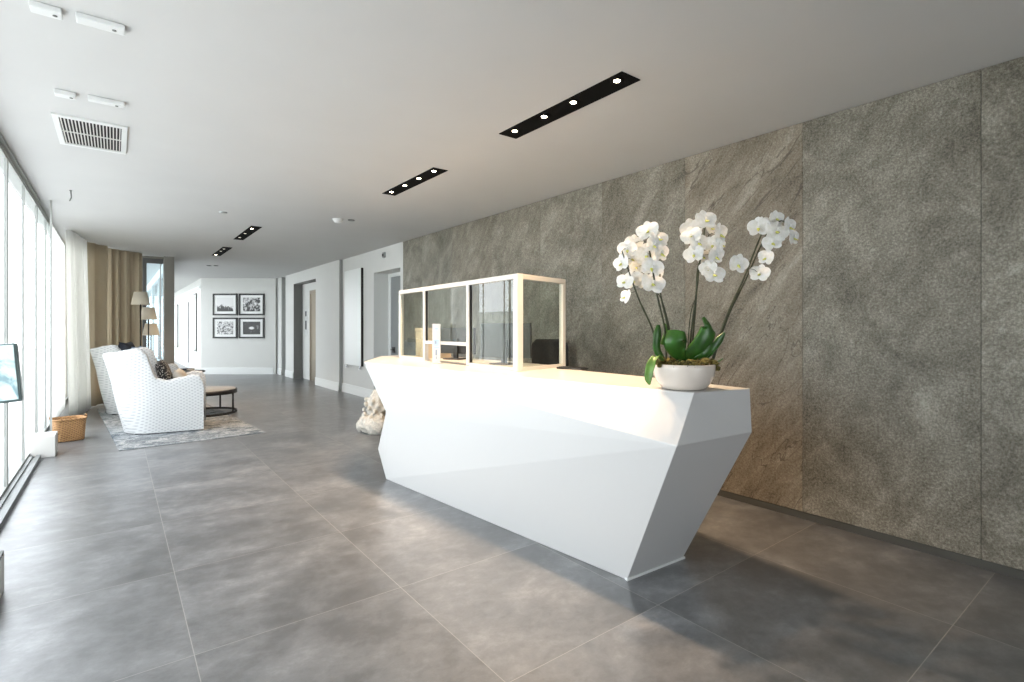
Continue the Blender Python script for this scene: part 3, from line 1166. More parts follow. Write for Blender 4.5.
vs = b.grid(rows[0]); vs2 = b.grid(rows[1])
for q in (0, -1):
    for j in range(16):
        b.face([vs[q][j], vs[q][j + 1], vs2[q][j + 1], vs2[q][j]], True)
for q in (0, -1):
    for i in range(12):
        b.face([vs[i][q], vs[i + 1][q], vs2[i + 1][q], vs2[i][q]], True)
b.build('backrest', 'blackfabric', t)
b = MB()
b.tube([(0, -0.05, 0.49), (0, -0.27, 0.50), (0, -0.31, 0.60), (0, -0.31, 0.85)], 0.018, 8)
b.build('back_support', 'blackplastic', t)

# ------------------------------------------------------------------ orchid bowl
OX, OY = frame_pts(2.85, 683.6)
orc = thing('potted_orchid', 'white orchids with mossy roots in a round cream bowl on the desk corner', 'orchid', (OX, OY, ZT), -yaw)
PXM = 0.00541    # metres per picture step at the bowl
cz = 389.0


def L_(px, py, dep=0.0):
    """sketch grid of the plant: across, away, up"""
    return Vector(((px - 683) * PXM, dep, (cz - py) * PXM + 0.005))


b = MB()
b.lathe([(0, 0.0005), (0.095, 0.0005), (0.118, 0.010), (0.142, 0.038), (0.158, 0.075), (0.165, 0.115), (0.166, 0.138), (0.160, 0.141), (0.154, 0.136),
         (0.152, 0.11), (0.14, 0.10), (0, 0.10)], 48)
b.build('bowl', 'bowl', orc)
b = MB()
rows = []
for i in range(15):
    rr = 0.151 * i / 14
    z0 = 0.150 * (1 - 0.22 * (i / 14) ** 3)
    row = []
    for k in range(56):
        a = 2 * PI * k / 56
        q = Vector((rr * math.cos(a), rr * math.sin(a), 0))
        z = z0 + 0.020 * mnoise.noise(q * 28) + 0.012 * mnoise.noise(q * 75)
        rq = rr * (1 + (0.10 * mnoise.noise(q * 20 + Vector((5, 5, 5))) if i == 14 else 0))
        row.append((rq * math.cos(a), rq * math.sin(a), max(z, 0.12)))
    rows.append(row)
b.grid(rows, closed=True)
rnd = random.Random(4)
for i in range(170):     # loose tufts and curling roots
    a = rnd.uniform(0, 2 * PI)
    rr = 0.155 * math.sqrt(rnd.uniform(0.1, 1))
    p = Vector((rr * math.cos(a), rr * math.sin(a), 0.145))
    q = p + Vector((rnd.uniform(-.03, .03), rnd.uniform(-.03, .03), rnd.uniform(0.0, .025)))
    s = q + Vector((rnd.uniform(-.03, .03), rnd.uniform(-.03, .03), rnd.uniform(-.03, .01)))
    b.tube([p, q, s], [0.003, 0.0026, 0.001], 5)
for (px, py, rr) in ((659, 360, .028), (668, 362, .026), (700, 361, .028), (709, 363, .024), (712, 368, .018), (655, 365, .016), (685, 362, .024), (652, 362, .018)):
    c0 = L_(px, py, -0.07 + 0.05 * ((px * 7) % 3 - 1))
    m4 = Matrix.Translation(c0)
    rows = []
    for i in range(7):
        th = PI * i / 6
        rows.append([c0 + Vector((math.sin(th) * math.cos(f_), math.sin(th) * math.sin(f_), 0.75 * math.cos(th))) * rr *
                     (1 + 0.25 * mnoise.noise(Vector((i * 1.7, k * 1.3, px)))) for k, f_ in enumerate([2 * PI * k / 12 for k in range(12)])])
    b.grid(rows, closed=True)
b.build('moss', 'moss', orc)


def leaf(pts, widths, mat, tilt=(0, 1, 0)):
    """ribbed leaf blade along a spine; the width runs along 'tilt' rotated about the spine"""
    pts = [Vector(p) for p in pts]
    n = 14
    b = MB()
    for sgn in (1, -1):
        rows = []
        for i in range(n + 1):
            t_ = i / n * (len(pts) - 1)
            k = min(int(t_), len(pts) - 2)
            f_ = t_ - k
            p0 = pts[max(k - 1, 0)]; p1 = pts[k]; p2 = pts[k + 1]; p3 = pts[min(k + 2, len(pts) - 1)]
            p = 0.5 * ((2 * p1) + (p2 - p0) * f_ + (2 * p0 - 5 * p1 + 4 * p2 - p3) * f_ ** 2 + (3 * p1 - p0 - 3 * p2 + p3) * f_ ** 3)
            w_ = widths[k] * (1 - f_) + widths[k + 1] * f_
            d = (p2 - p1).normalized()
            side = Vector(tilt) - d * Vector(tilt).dot(d)
            side.normalize()
            nn = d.cross(side)
            rows.append([p + side * w_ * s + nn * (w_ * 0.35 * (s * s) + sgn * 0.0022 * (1 - s * s * 0.8)) for s in (-1, -.75, -.5, -.25, 0, .25, .5, .75, 1)])
        b.grid(rows)
    bmesh.ops.remove_doubles(b.bm, verts=b.bm.verts[:], dist=0.0009)
    return b.build('leaf', mat, orc)


leaf([L_(664, 362, -.02), L_(655, 350, -.04), L_(655, 336, -.05), L_(656, 325, -.04)], [0.012, 0.026, 0.030, 0.012], 'leaf', (0.9, 0.4, 0))
leaf([L_(681, 362, -.02), L_(672, 352, -.07), L_(669, 341, -.10), L_(671, 330, -.08)], [0.02, 0.052, 0.064, 0.045], 'leaf', (1, -0.2, 0.1))
leaf([L_(676, 362, .0), L_(690, 355, -.03), L_(701, 343, -.05), L_(707, 328, -.05), L_(702, 317, -.03)], [0.02, 0.045, 0.060, 0.052, 0.022], 'leaf', (0.75, 0.3, -0.65))
leaf([L_(690, 362, .0), L_(701, 357, -.03), L_(710, 348, -.02), L_(712, 335, .0)], [0.015, 0.030, 0.032, 0.014], 'leaf', (0.6, 0.5, -0.6))
leaf([L_(705, 360, .0), L_(713, 350, -.01), L_(720, 340, -.01), L_(724, 333, -.01)], [0.012, 0.024, 0.026, 0.008], 'leaf', (0.5, 0.3, -0.7))
leaf([L_(662, 345, .01), L_(668, 330, .02), L_(664, 323, .02)], [0.014, 0.020, 0.008], 'leaf_light', (0.8, 0.5, 0.2))
leaf([L_(683, 350, .06), L_(683, 338, .07), L_(676, 331, .07)], [0.016, 0.026, 0.012], 'leaf_light', (0.6, 0.3, 0.5))
leaf([L_(660, 361, -.04), L_(651, 356, -.09), L_(644, 364, -.12), L_(641, 376, -.13), L_(642, 383, -.13)], [0.010, 0.018, 0.024, 0.021, 0.004], 'leaf_light', (0.9, -0.3, 0.3))
leaf([L_(712, 363, -.02), L_(718, 362, -.01), L_(723, 359, 0)], [0.008, 0.010, 0.003], 'leaf', (0.1, 0.9, 0.3))


def make_flower():
    """one moth orchid bloom facing -Y, about 7 cm across"""
    b = MB()
    b.use('petal')

    def petal(ang, ln, wd, dep, cup):
        for sgn in (1, -1):
            rows = []
            for i in range(11):
                t_ = i / 10
                wv = wd * max(0.02, 1 - (2 * t_ ** 0.85 - 1) ** 2) ** 0.5
                row = []
                for s in (-1, -.6, -.25, 0, .25, .6, 1):
                    x = s * wv
                    z = ln * t_
                    y = dep - cup * t_ * t_ * 0.4 + cup * 0.5 * s * s * math.sin(PI * t_) + sgn * 0.0005 * (1 - abs(s))
                    row.append(Vector((x * math.cos(ang) + z * math.sin(ang), y, -x * math.sin(ang) + z * math.cos(ang))))
                rows.append(row)
            b.grid(rows)
    petal(R(0), 0.039, 0.016, 0.004, 0.006)
    petal(R(130), 0.037, 0.0155, 0.004, 0.006)
    petal(R(-130), 0.037, 0.0155, 0.004, 0.006)
    petal(R(72), 0.040, 0.024, 0.0, 0.010)
    petal(R(-72), 0.040, 0.024, 0.0, 0.010)
    b.use('lip')
    rows = []
    for i in range(5):
        t_ = i / 4
        rows.append([Vector(((0.006 - 0.004 * t_) * math.cos(2 * PI * k / 8), -0.002 - 0.014 * t_, -0.006 - 0.008 * t_ + (0.005 - 0.003 * t_) * math.sin(2 * PI * k / 8))) for k in range(8)])
    b.grid(rows, closed=True)
    b.use('petal')
    rows = []
    for i in range(5):
        th = PI * i / 4
        rows.append([Vector((0.0045 * math.sin(th) * math.cos(2 * PI * k / 8), -0.006 + 0.0045 * math.sin(th) * math.sin(2 * PI * k / 8), 0.003 + 0.006 * math.cos(th))) for k in range(8)])
    b.grid(rows, closed=True)
    return b


proto_mesh = None


def stem(pts, r0, r1, blooms, twigs=()):
    global proto_mesh
    b = MB()
    P_ = [L_(*p) for p in pts]
    # smooth the line
    sm = []
    for k in range(len(P_) - 1):
        p0 = P_[max(k - 1, 0)]; p1 = P_[k]; p2 = P_[k + 1]; p3 = P_[min(k + 2, len(P_) - 1)]
        for i in range(6):
            f_ = i / 6
            sm.append(0.5 * ((2 * p1) + (p2 - p0) * f_ + (2 * p0 - 5 * p1 + 4 * p2 - p3) * f_ ** 2 + (3 * p1 - p0 - 3 * p2 + p3) * f_ ** 3))
    sm.append(P_[-1])
    n_ = len(sm)
    b.tube(sm, [1.35 * (r0 + (r1 - r0) * i / n_) * (1.25 if i % 5 == 0 else 1) for i in range(n_)], 8)
    top = sm
    for (px, py, dep, *_r) in blooms:      # short stalks from the spray to each bloom
        f_ = L_(px, py, dep) + Vector((0, 0.006, 0))
        near = min(top, key=lambda q: (q - f_).length)
        b.tube([near, near.lerp(f_, 0.55) + Vector((0, 0, 0.008)), f_], 0.0013, 5)
    so = b.build('flower_stem', 'stem', orc)
    for (px, py, dep, yw, pt, rl, sc) in blooms:
        if proto_mesh is None:
            o = make_flower().build('flower', None, so)
            proto_mesh = o.data
        else:
            o = bpy.data.objects.new('flower', proto_mesh)
            COL.objects.link(o)
            o.parent = so
        o.location = L_(px, py, dep)
        o.rotation_euler = (R(pt), R(rl), R(yw))
        o.scale = (sc * 1.32,) * 3
    return so


rf = random.Random(11)


def bl(lst, yw=0, s0=1.0):
    out = []
    for q in lst:
        px, py = q[0], q[1]
        sc = (q[2] if len(q) > 2 else 1.0) * s0
        yy = q[3] if len(q) > 3 else yw + rf.uniform(-28, 28)
        out.append((px, py, rf.uniform(-0.05, 0.05), yy, rf.uniform(-22, 8), rf.uniform(-20, 20), sc))
    return out


S1 = 1.12
stem([(659, 362, 0), (651, 330, -.01), (637, 300, -.02), (628, 275, -.02), (620, 250, -.01)], 0.0042, 0.0022,
     bl([(626, 248, .95), (619.5, 262, .9, -50), (632, 279, .95), (622.5, 281, .9, -40), (624.5, 296, .8, -70), (631, 257, .8)], -10, S1))
stem([(666, 362, .01), (664, 330, 0), (655, 292, -.01), (650, 262, -.01), (647, 240, 0), (648, 230, .01)], 0.0042, 0.0022,
     bl([(646.5, 229, 1.1), (657, 238, 1.0, 20), (634, 241, .9), (645, 254, 1.15, 0), (650, 267, 1.1, 5), (643, 280, .9), (651, 283, 1.2, 5)], 0, S1))
stem([(671, 362, .02), (668, 330, .01), (660, 293, .01), (660, 270, .02), (658, 250, .02)], 0.0040, 0.0020,
     bl([(660, 252, 1.0, 35), (660, 274, .85, 40), (637, 265, .8), (651, 245, .9)], 25, S1))
stem([(673, 352, .03), (669, 322, .03), (661, 298, .02), (655, 290, .02)], 0.0024, 0.0016, [])
stem([(691, 362, 0), (690, 340, 0), (695, 300, 0), (699, 265, 0), (703, 240, 0), (705, 226, .01)], 0.0046, 0.0026,
     bl([(704, 219, 1.1, 10), (694, 226, 1.1, -15), (689, 235, 1.0, -30), (696, 242, 1.0), (691, 254, .95, -30), (712, 226, .8, 30), (711, 244, .9)], 0, S1))
stem([(694, 362, .02), (693, 340, .01), (697, 300, .02), (698, 272, .02), (704, 250, .03), (711, 232, .03)], 0.0040, 0.0020,
     bl([(719, 233, 1.05, 35), (721, 243, .8, 50), (713, 256, .95, 20), (705, 255, .8), (711, 274, 1.1, 5), (706, 268, .85, -30)], 15, S1))
stem([(687, 362, -.01), (687, 342, -.01), (690, 315, 0), (694, 300, 0)], 0.0026, 0.0018, [])
stem([(712, 362, 0), (717, 344, 0), (728, 313, 0), (744, 278, 0), (757, 247, .01), (770, 217, .02)], 0.0052, 0.0030,
     bl([(758.5, 226, 1.0, -25), (764, 222, .7, 10), (736, 264, 1.0, 10), (758, 273, .95, -40)], 0, S1))
stem([(714, 362, .02), (720, 344, .02), (731, 313, .02), (748, 278, .02), (762, 248, .03), (774, 226, .03), (786, 218, .03), (795, 226, .03)], 0.0042, 0.0018,
     bl([(776, 222, 1.0, 0), (781, 215, .8, 10), (774, 231, 1.15, 0), (788, 226, .95, 30), (798, 235, .9, 35), (770, 242, .95, -10), (764, 257, .85, -60)], 10, S1))

# ------------------------------------------------------------------ stone figure behind the desk's far end
px_, py_ = frame_pts(6.98, 380.5)
st = thing('stone_sculpture', 'weathered white stone animal figure sitting on the floor behind the desk far end', 'sculpture', (px_, py_, 0), R(-40))
b = MB()


def blob(b, c, r, seg=20, ring=12, rough=0.08, seed=0.0, rot=None):
    rows = []
    c = Vector(c)
    m = rot or Matrix()
    for i in range(ring + 1):
        th = PI * i / ring
        row = []
        for k in range(seg):
            f_ = 2 * PI * k / seg
            d = Vector((math.sin(th) * math.cos(f_), math.sin(th) * math.sin(f_), math.cos(th)))
            kk = 1 + rough * mnoise.noise(d * 3.5 + Vector((seed, seed, seed))) + rough * 0.5 * mnoise.noise(d * 9 + Vector((seed, 0, 0)))
            row.append(c + m @ Vector((d.x * r[0] * kk, d.y * r[1] * kk, d.z * r[2] * kk)))
        rows.append(row)
    b.grid(rows, closed=True)


# seated beast: haunches, upright chest, forelegs, maned head and stub tail
blob(b, (-0.08, 0.0, 0.13), (0.215, 0.20, 0.145), rough=.22, seed=1)
blob(b, (-0.02, 0.15, 0.11), (0.16, 0.09, 0.12), rough=.2, seed=2)
blob(b, (-0.02, -0.15, 0.11), (0.16, 0.09, 0.12), rough=.2, seed=3)
blob(b, (-0.045, 0, 0.37), (0.125, 0.13, 0.235), rough=.16, seed=4, rot=Matrix.Rotation(R(10), 4, 'Y'))
for sg in (-1, 1):
    blob(b, (0.15, 0.075 * sg, 0.18), (0.045, 0.045, 0.18), rough=.1, seed=5)
    blob(b, (0.19, 0.075 * sg, 0.03), (0.075, 0.05, 0.03), rough=.1, seed=6)
    blob(b, (0.10, 0.10 * sg, 0.035), (0.12, 0.05, 0.035), rough=.1, seed=7)
    blob(b, (0.09, 0.085 * sg, 0.68), (0.03, 0.02, 0.04), rough=.1, seed=8)
blob(b, (0.11, 0, 0.60), (0.11, 0.11, 0.105), rough=.16, seed=9)
blob(b, (0.21, 0, 0.57), (0.065, 0.06, 0.05), rough=.1, seed=10)
blob(b, (-0.27, -0.04, 0.09), (0.05, 0.045, 0.075), rough=.3, seed=11)
for i in range(40):       # carved locks over the back and haunches
    a = i * 2.39996
    zz = 0.06 + 0.40 * (i / 40)
    rad = 0.20 - 0.08 * (i / 40)
    blob(b, (-0.07 + rad * math.cos(a), rad * math.sin(a), zz), (0.026, 0.026, 0.034), 10, 6, .25, i)
o = b.build('carved_body', 'statue', st)
rm = o.modifiers.new('fuse', 'REMESH')
rm.mode = 'VOXEL'
rm.voxel_size = 0.011
rm.use_smooth_shade = True

# ------------------------------------------------------------------ lounge


def interp(tab, x):
    if x <= tab[0][0]:
        return tab[0][1]
    for (a, c), (d, e) in zip(tab, tab[1:]):
        if x <= d:
            f_ = (x - a) / (d - a)
            f_ = f_ * f_ * (3 - 2 * f_)
            return c + (e - c) * f_
    return tab[-1][1]


def armchair(loc, rz, label):
    hwid0 = 0.355
    t = thing('wing_armchair', label, 'armchair', loc, rz, 'white woven wing armchairs')
    prof = [(-0.46, 1.05), (-0.34, 1.075), (-0.24, 1.11), (-0.17, 1.125), (-0.125, 1.09), (-0.105, 0.97), (-0.09, 0.82), (-0.055, 0.73), (0.03, 0.70),
            (0.20, 0.735), (0.33, 0.765), (0.40, 0.755), (0.44, 0.70), (0.465, 0.60)]
    # plan line, front of one arm round the back to the other
    line = []
    hwid, xb, rx = 0.355, -0.08, 0.36
    ns = 60
    for i in range(ns):
        line.append(Vector((0.455 - (0.455 - xb) * i / ns, hwid)))
    na = 30
    for i in range(na + 1):
        a = PI / 2 + PI * i / na
        line.append(Vector((xb + rx * math.cos(a), hwid * math.sin(a))))
    for i in range(1, ns + 1):
        line.append(Vector((xb + (0.455 - xb) * i / ns, -hwid)))
    rows = []
    n_ = len(line)
    for i, p in enumerate(line):
        d = (line[min(i + 1, n_ - 1)] - line[max(i - 1, 0)]).normalized()
        nrm = Vector((d.y, -d.x)) * -1
        if nrm.dot(p - Vector((0.1, 0))) < 0:
            nrm = -nrm
        h = interp(prof, p.x)
        th = 0.036
        cs = []
        nz = 14
        for k in range(nz):
            cs.append((th, 0.012 + (h - 0.04 - 0.012) * k / (nz - 1)))
        cs += [(th * 0.8, h - 0.014), (th * 0.35, h - 0.001), (-th * 0.35, h - 0.001), (-th * 0.8, h - 0.014)]
        for k in range(8):
            cs.append((-th, h - 0.04 + (0.20 - (h - 0.04)) * k / 7))
        row = []
        for (o_, z) in cs:
            wgt = max(0.0, min(1.0, (0.0 - p.x) / 0.40))
            rake = -0.235 * (max(0, z) / 1.05) ** 1.25 * wgt
            bulge = 0.02 * math.sin(PI * min(1, z / 0.7)) * (1 if o_ > 0 else 0)
            q = p + nrm * (o_ + bulge)
            row.append(Vector((q.x + rake, q.y, z)))
        rows.append(row)
    b = MB()
    vs = b.grid(rows)
    b.face(vs[0][::-1], False)
    b.face(vs[-1], False)
    b.build('woven_shell', 'chairweave', t, sharp=60)
    b = MB()
    b.box(0.36, 0.43, -0.318, 0.318, 0.012, 0.27)
    b.build('front_rail', 'chairweave', t)
    b = MB()
    b.box(-0.40, 0.44, -0.315, 0.315, 0.28, 0.44, bevel=0.04)
    b.build('seat_cushion', 'chairpad', t)
    for sx in (-0.30, 0.38):
        for sy in (-0.3, 0.3):
            b = MB()
            b.lathe([(0.02, 0.0), (0.024, 0.02)], 10, Matrix.Translation((sx, sy, 0)), caps=True)
            b.build('foot', 'dark', t)
    return t


RUGZ = 0.009
armchair((0.57, 8.63, RUGZ), R(-8.6), 'white woven wing armchair nearest, its side turned to the camera')
RC, RA = Vector((0.36, 10.72, 0)), R(-20)
armchair((RC.x, RC.y, RUGZ), RA, 'white woven wing armchair standing behind the nearest one')


def cushion(loc, rot, sx, sz, mat, label, cat='cushion', group='cushions on the armchairs'):
    b = MB()
    for sgn in (1, -1):
        rows = []
        for i in range(13):
            v = i / 6 - 1
            row = []
            for j in range(13):
                u = j / 6 - 1
                pin = 1 - 0.10 * (1 - abs(u)) * abs(v) ** 2 - 0.0
                pin2 = 1 - 0.10 * (1 - abs(v)) * abs(u) ** 2
                d = 0.075 * ((1 - u ** 4) * (1 - v ** 4)) ** 0.6
                row.append((u * sx / 2 * pin2, sgn * d, v * sz / 2 * pin))
            rows.append(row)
        b.grid(rows)
    bmesh.ops.remove_doubles(b.bm, verts=b.bm.verts[:], dist=0.0005)
    o = b.build('cushion', mat, None, loc, rot)
    tag(o, label, cat, group)
    return o


cushion((0.555, 8.66, 0.735), (R(-17), 0, R(81)), 0.46, 0.48, 'spots', 'black cushion with pale speckles on the nearest armchair')
cushion((0.755, 8.66, 0.645), (R(-22), 0, R(78)), 0.40, 0.38, 'beigecloth', 'plain beige cushion in front of the speckled one')
rc1 = RC + Matrix.Rotation(RA, 3, 'Z') @ Vector((-0.17, -0.03, 0.93))
cushion(rc1, (R(-14), 0, RA + R(90)), 0.50, 0.50, 'navycloth', 'charcoal cushion standing against the rear armchair back')
rc2 = RC + Matrix.Rotation(RA, 3, 'Z') @ Vector((0.02, -0.10, 0.88))
cushion(rc2, (R(-18), 0, RA + R(90)), 0.42, 0.46, 'bluecloth', 'dusty blue cushion leaning in front of the charcoal one')

b = MB()
rz_ = R(2)
b.box(-0.78, 0.78, -2.05, 2.05, 0.0005, 0.008, bevel=0.002)
rug = b.build('area_rug', 'rug', None, (0.67, 9.50, 0), (0, 0, R(4)))
tag(rug, 'worn blue-grey patterned rug under the two armchairs', 'rug')

# round tables
ct = thing('coffee_table', 'low round coffee table with a black ring frame beside the armchair', 'coffee table', (1.16, 9.78, RUGZ))
b = MB()
b.lathe([(0, 0.386), (0.450, 0.386), (0.452, 0.388), (0.452, 0.395), (0.448, 0.397), (0, 0.397)], 56)
b.build('tabletop', 'marble', ct)


def ring(b, r, z0, z1, wd):
    b.lathe([(r - wd, z0), (r, z0), (r, z1), (r - wd, z1), (r - wd, z0)], 56)


b = MB()
ring(b, 0.475, 0.325, 0.3855, 0.02)
b.build('top_ring', 'dark', ct)
b = MB()
ring(b, 0.475, 0.001, 0.035, 0.02)
b.build('floor_ring', 'dark', ct)
for a in (R(-37), R(-127), R(53), R(143)):
    b = MB()
    m4 = Matrix.Rotation(a, 4, 'Z') @ Matrix.Translation((0.464, 0, 0))
    b.box(-0.01, 0.01, -0.011, 0.011, 0.035, 0.325, m4)
    b.build('leg', 'dark', ct)

p = frame_pts(10.5, 184)
sd = thing('side_table', 'small round side table on thin black hairpin legs behind the armchair', 'side table', (p[0], p[1], 0.0))
b = MB()
b.lathe([(0, 0.50), (0.36, 0.50), (0.372, 0.505), (0.372, 0.525), (0.362, 0.53), (0.355, 0.515), (0, 0.515)], 48)
b.build('tray_top', 'dark', sd)
for k in range(3):
    a = 2 * PI * k / 3 + 0.3
    b = MB()
    ca, sa = math.cos(a), math.sin(a)
    b.tube([(0.30 * ca - 0.09 * sa, 0.30 * sa + 0.09 * ca, 0.50), (0.33 * ca, 0.33 * sa, 0.008), (0.30 * ca + 0.09 * sa, 0.30 * sa - 0.09 * ca, 0.50)], 0.009, 8)
    b.build('leg', 'dark', sd)
for k, zz in enumerate((0.515, 0.548)):
    b = MB()
    b.box(-0.11, 0.11, -0.085, 0.085, 0.001, 0.031, bevel=0.003)
    bo = thing('book', ('lower' if k == 0 else 'upper') + ' of two dark books stacked on the small side table', 'book', (p[0] + 0.05, p[1] + 0.02, zz), R(20 + 25 * k), 'books on the side table')
    b.build('cover', 'navycloth' if k else 'trimgrey', bo)
    b = MB()
    b.box(-0.105, 0.112, -0.088, 0.088, 0.006, 0.026)
    b.build('pages', 'mat', bo)

# basket
bx, by = frame_pts(6.50, 68.5)
bs = thing('wicker_basket', 'square tan wicker basket on the floor by the curtain', 'basket', (bx, by, 0.0), R(12), scale=0.92)
b = MB()


def sq_ring(r, z, pw=4.0, n=48):
    out = []
    for k in range(n):
        a = 2 * PI * k / n
        ca, sa = math.cos(a), math.sin(a)
        q = (abs(ca) ** pw + abs(sa) ** pw) ** (-1 / pw)
        out.append(Vector((r * q * ca, r * q * sa, z)))
    return out


rows = [sq_ring(0.004, 0.001), sq_ring(0.155, 0.001)]
for i in range(15):
    z = 0.004 + 0.28 * i / 14
    rows.append(sq_ring(0.158 + 0.020 * i / 14 + 0.0022 * (i % 2), z))
rows += [sq_ring(0.186, 0.288), sq_ring(0.186, 0.302), sq_ring(0.168, 0.304), sq_ring(0.160, 0.28), sq_ring(0.145, 0.03), sq_ring(0.004, 0.03)]
b.grid(rows, closed=True)
b.build('woven_body', 'basket', bs)
for s in (-1, 1):
    b = MB()
    b.tube([(s * 0.184, -0.05, 0.295), (s * 0.188, -0.045, 0.325), (s * 0.188, 0.045, 0.325), (s * 0.184, 0.05, 0.295)], 0.008, 8)
    b.build('handle', 'basket', bs)


# floor lamps


def floor_lamp(D, px, ztop, sh, label):
    p = frame_pts(D, px)
    t = thing('floor_lamp', label, 'floor lamp', (p[0], p[1], 0), 0, 'floor lamps by the beige curtain')
    hgt = sh
    r1 = sh * 0.62
    b = MB()
    b.lathe([(0, 0.0005), (0.12, 0.0005), (0.12, 0.012), (0.02, 0.022), (0, 0.022)], 28)
    b.build('base', 'dark', t)
    b = MB()
    b.tube([(0, 0, 0.02), (0, 0, ztop - hgt * 0.35)], 0.011, 10)
    b.build('pole', plain('bronze_pole', (0.05, 0.045, 0.035), 0.4, metal=0.5), t)
    b = MB()
    b.lathe([(r1, ztop - hgt), (r1 * 0.68, ztop), (r1 * 0.66, ztop), (r1 * 0.98, ztop - hgt), (r1, ztop - hgt)], 32)
    b.build('lamp_shade', 'shade', t)
    b = MB()
    for a in (0, PI / 2):
        b.tube([(-r1 * 0.7 * math.cos(a), -r1 * 0.7 * math.sin(a), ztop - 0.02), (r1 * 0.7 * math.cos(a), r1 * 0.7 * math.sin(a), ztop - 0.02)], 0.002, 6)
    b.tube([(0, 0, ztop - hgt * 0.4), (0, 0, ztop - 0.02)], 0.004, 6)
    b.build('shade_fitter', 'dark', t)


floor_lamp(9.5, 140.5, 2.06, 0.235, 'tallest floor lamp with a tapered cream shade by the beige curtain')
floor_lamp(10.12, 148.5, 1.80, 0.235, 'middle floor lamp, its cream shade just below the tallest one')
floor_lamp(10.38, 151.0, 1.49, 0.235, 'lowest floor lamp with a cream shade in front of the glazed door')


# curtains


def curtain(path, z0, z1, amp, wl_, mat, label, name='curtain', flare=0.0, group=None, seed=1):
    rr = random.Random(seed)
    pts = [Vector(p) for p in path]
    L_tot = sum((q - p).length for p, q in zip(pts, pts[1:]))
    n = max(24, int(L_tot / wl_ * 14))
    rows = []
    nz = 10
    ph = [rr.uniform(0, 6.28) for _ in range(4)]
    for iz in range(nz + 1):
        z = z0 + (z1 - z0) * iz / nz
        row = []
        for i in range(n + 1):
            s = L_tot * i / n
            acc = 0
            for p, q in zip(pts, pts[1:]):
                dl = (q - p).length
                if acc + dl >= s - 1e-9:
                    f_ = (s - acc) / dl
                    c = p.lerp(q, f_)
                    d = (q - p).normalized()
                    break
                acc += dl
            nn = Vector((-d.y, d.x))
            w1 = math.sin(2 * PI * s / wl_ + ph[0] + 0.7 * math.sin(2 * PI * s / (wl_ * 3.3) + ph[1]))
            w2 = 0.35 * math.sin(2 * PI * s / (wl_ * 0.47) + ph[2] + 0.5 * (iz / nz))
            k = amp * (0.85 + 0.35 * (1 - iz / nz))
            off_ = (w1 + w2) * k
            c2 = c + nn * off_ + nn * flare * (1 - iz / nz)
            row.append((c2.x, c2.y, z))
        rows.append(row)
    b = MB()
    b.grid(rows)
    o = b.build(name, mat, recalc=False)
    md = o.modifiers.new('thickness', 'SOLIDIFY')
    md.thickness = 0.003
    tag(o, label, 'curtain', group)
    return o


cL = frame_pts(9.0, 84); cM = frame_pts(9.65, 109.5); cM2 = frame_pts(9.78, 107); cR = frame_pts(10.5, 143)
curtain([cL, cM], 0.015, 2.907, 0.035, 0.34, 'beige', 'left beige curtain of the lounge corner, hanging nearly flat', group='beige curtains', seed=3)
curtain([cM2, cR], 0.015, 2.907, 0.042, 0.19, 'beige', 'right beige curtain in tight folds behind the tallest floor lamp', group='beige curtains', seed=5)
q0 = frame_pts(7.95, 68.5); q1 = frame_pts(8.95, 85.5)
curtain([q0, q1], 0.012, 2.907, 0.030, 0.11, 'sheer', 'gathered ivory sheer curtain hanging beside the basket', flare=-0.05, group='ivory sheer curtains', seed=8)
curtain([(-0.68, 9.3), (-0.68, 11.6)], 0.06, 2.80, 0.010, 0.13, 'sheer', 'ivory sheer curtain flat against the last window', group='ivory sheer curtains', seed=9)

# ------------------------------------------------------------------ things on the walls
# white slim panel standing on chrome brackets
t = thing('wall_panel', 'tall white slab on chrome brackets on the wall beside the grey door', 'wall panel', (RX, 10.66, 0))
b = MB()
b.box(-0.055, -0.02, -0.47, 0.47, 0.62, 2.62, bevel=0.004)
b.build('slab', 'panel', t)
b = MB()
b.box(-0.020, -0.001, -0.45, 0.45, 0.66, 2.58)
b.box(-0.050, -0.001, -0.476, -0.4702, 0.62, 2.62)
b.build('backing', 'dark', t)
for yy in (-0.40, 0.36):
    b = MB()
    b.box(-0.06, -0.001, yy - 0.03, yy + 0.03, 0.555, 0.575)
    b.tube([(-0.045, yy - 0.02, 0.575), (-0.045, yy - 0.02, 0.62)], 0.012, 8)
    b.tube([(-0.045, yy + 0.02, 0.575), (-0.045, yy + 0.02, 0.62)], 0.012, 8)
    b.build('bracket', 'chrome', t)
t = thing('motion_sensor', 'tiny dark sensor on the white wall above the grey door', 'sensor', (RX, 9.13, 2.76))
b = MB()
b.box(-0.04, -0.001, -0.045, 0.045, -0.05, 0.05, bevel=0.008)
b.build('housing', plain('grey_plastic', (0.30, 0.31, 0.30), 0.5), t)
b = MB()
b.box(-0.05, -0.0402, -0.025, 0.025, -0.03, 0.02)
b.build('lens', 'blackplastic', t)

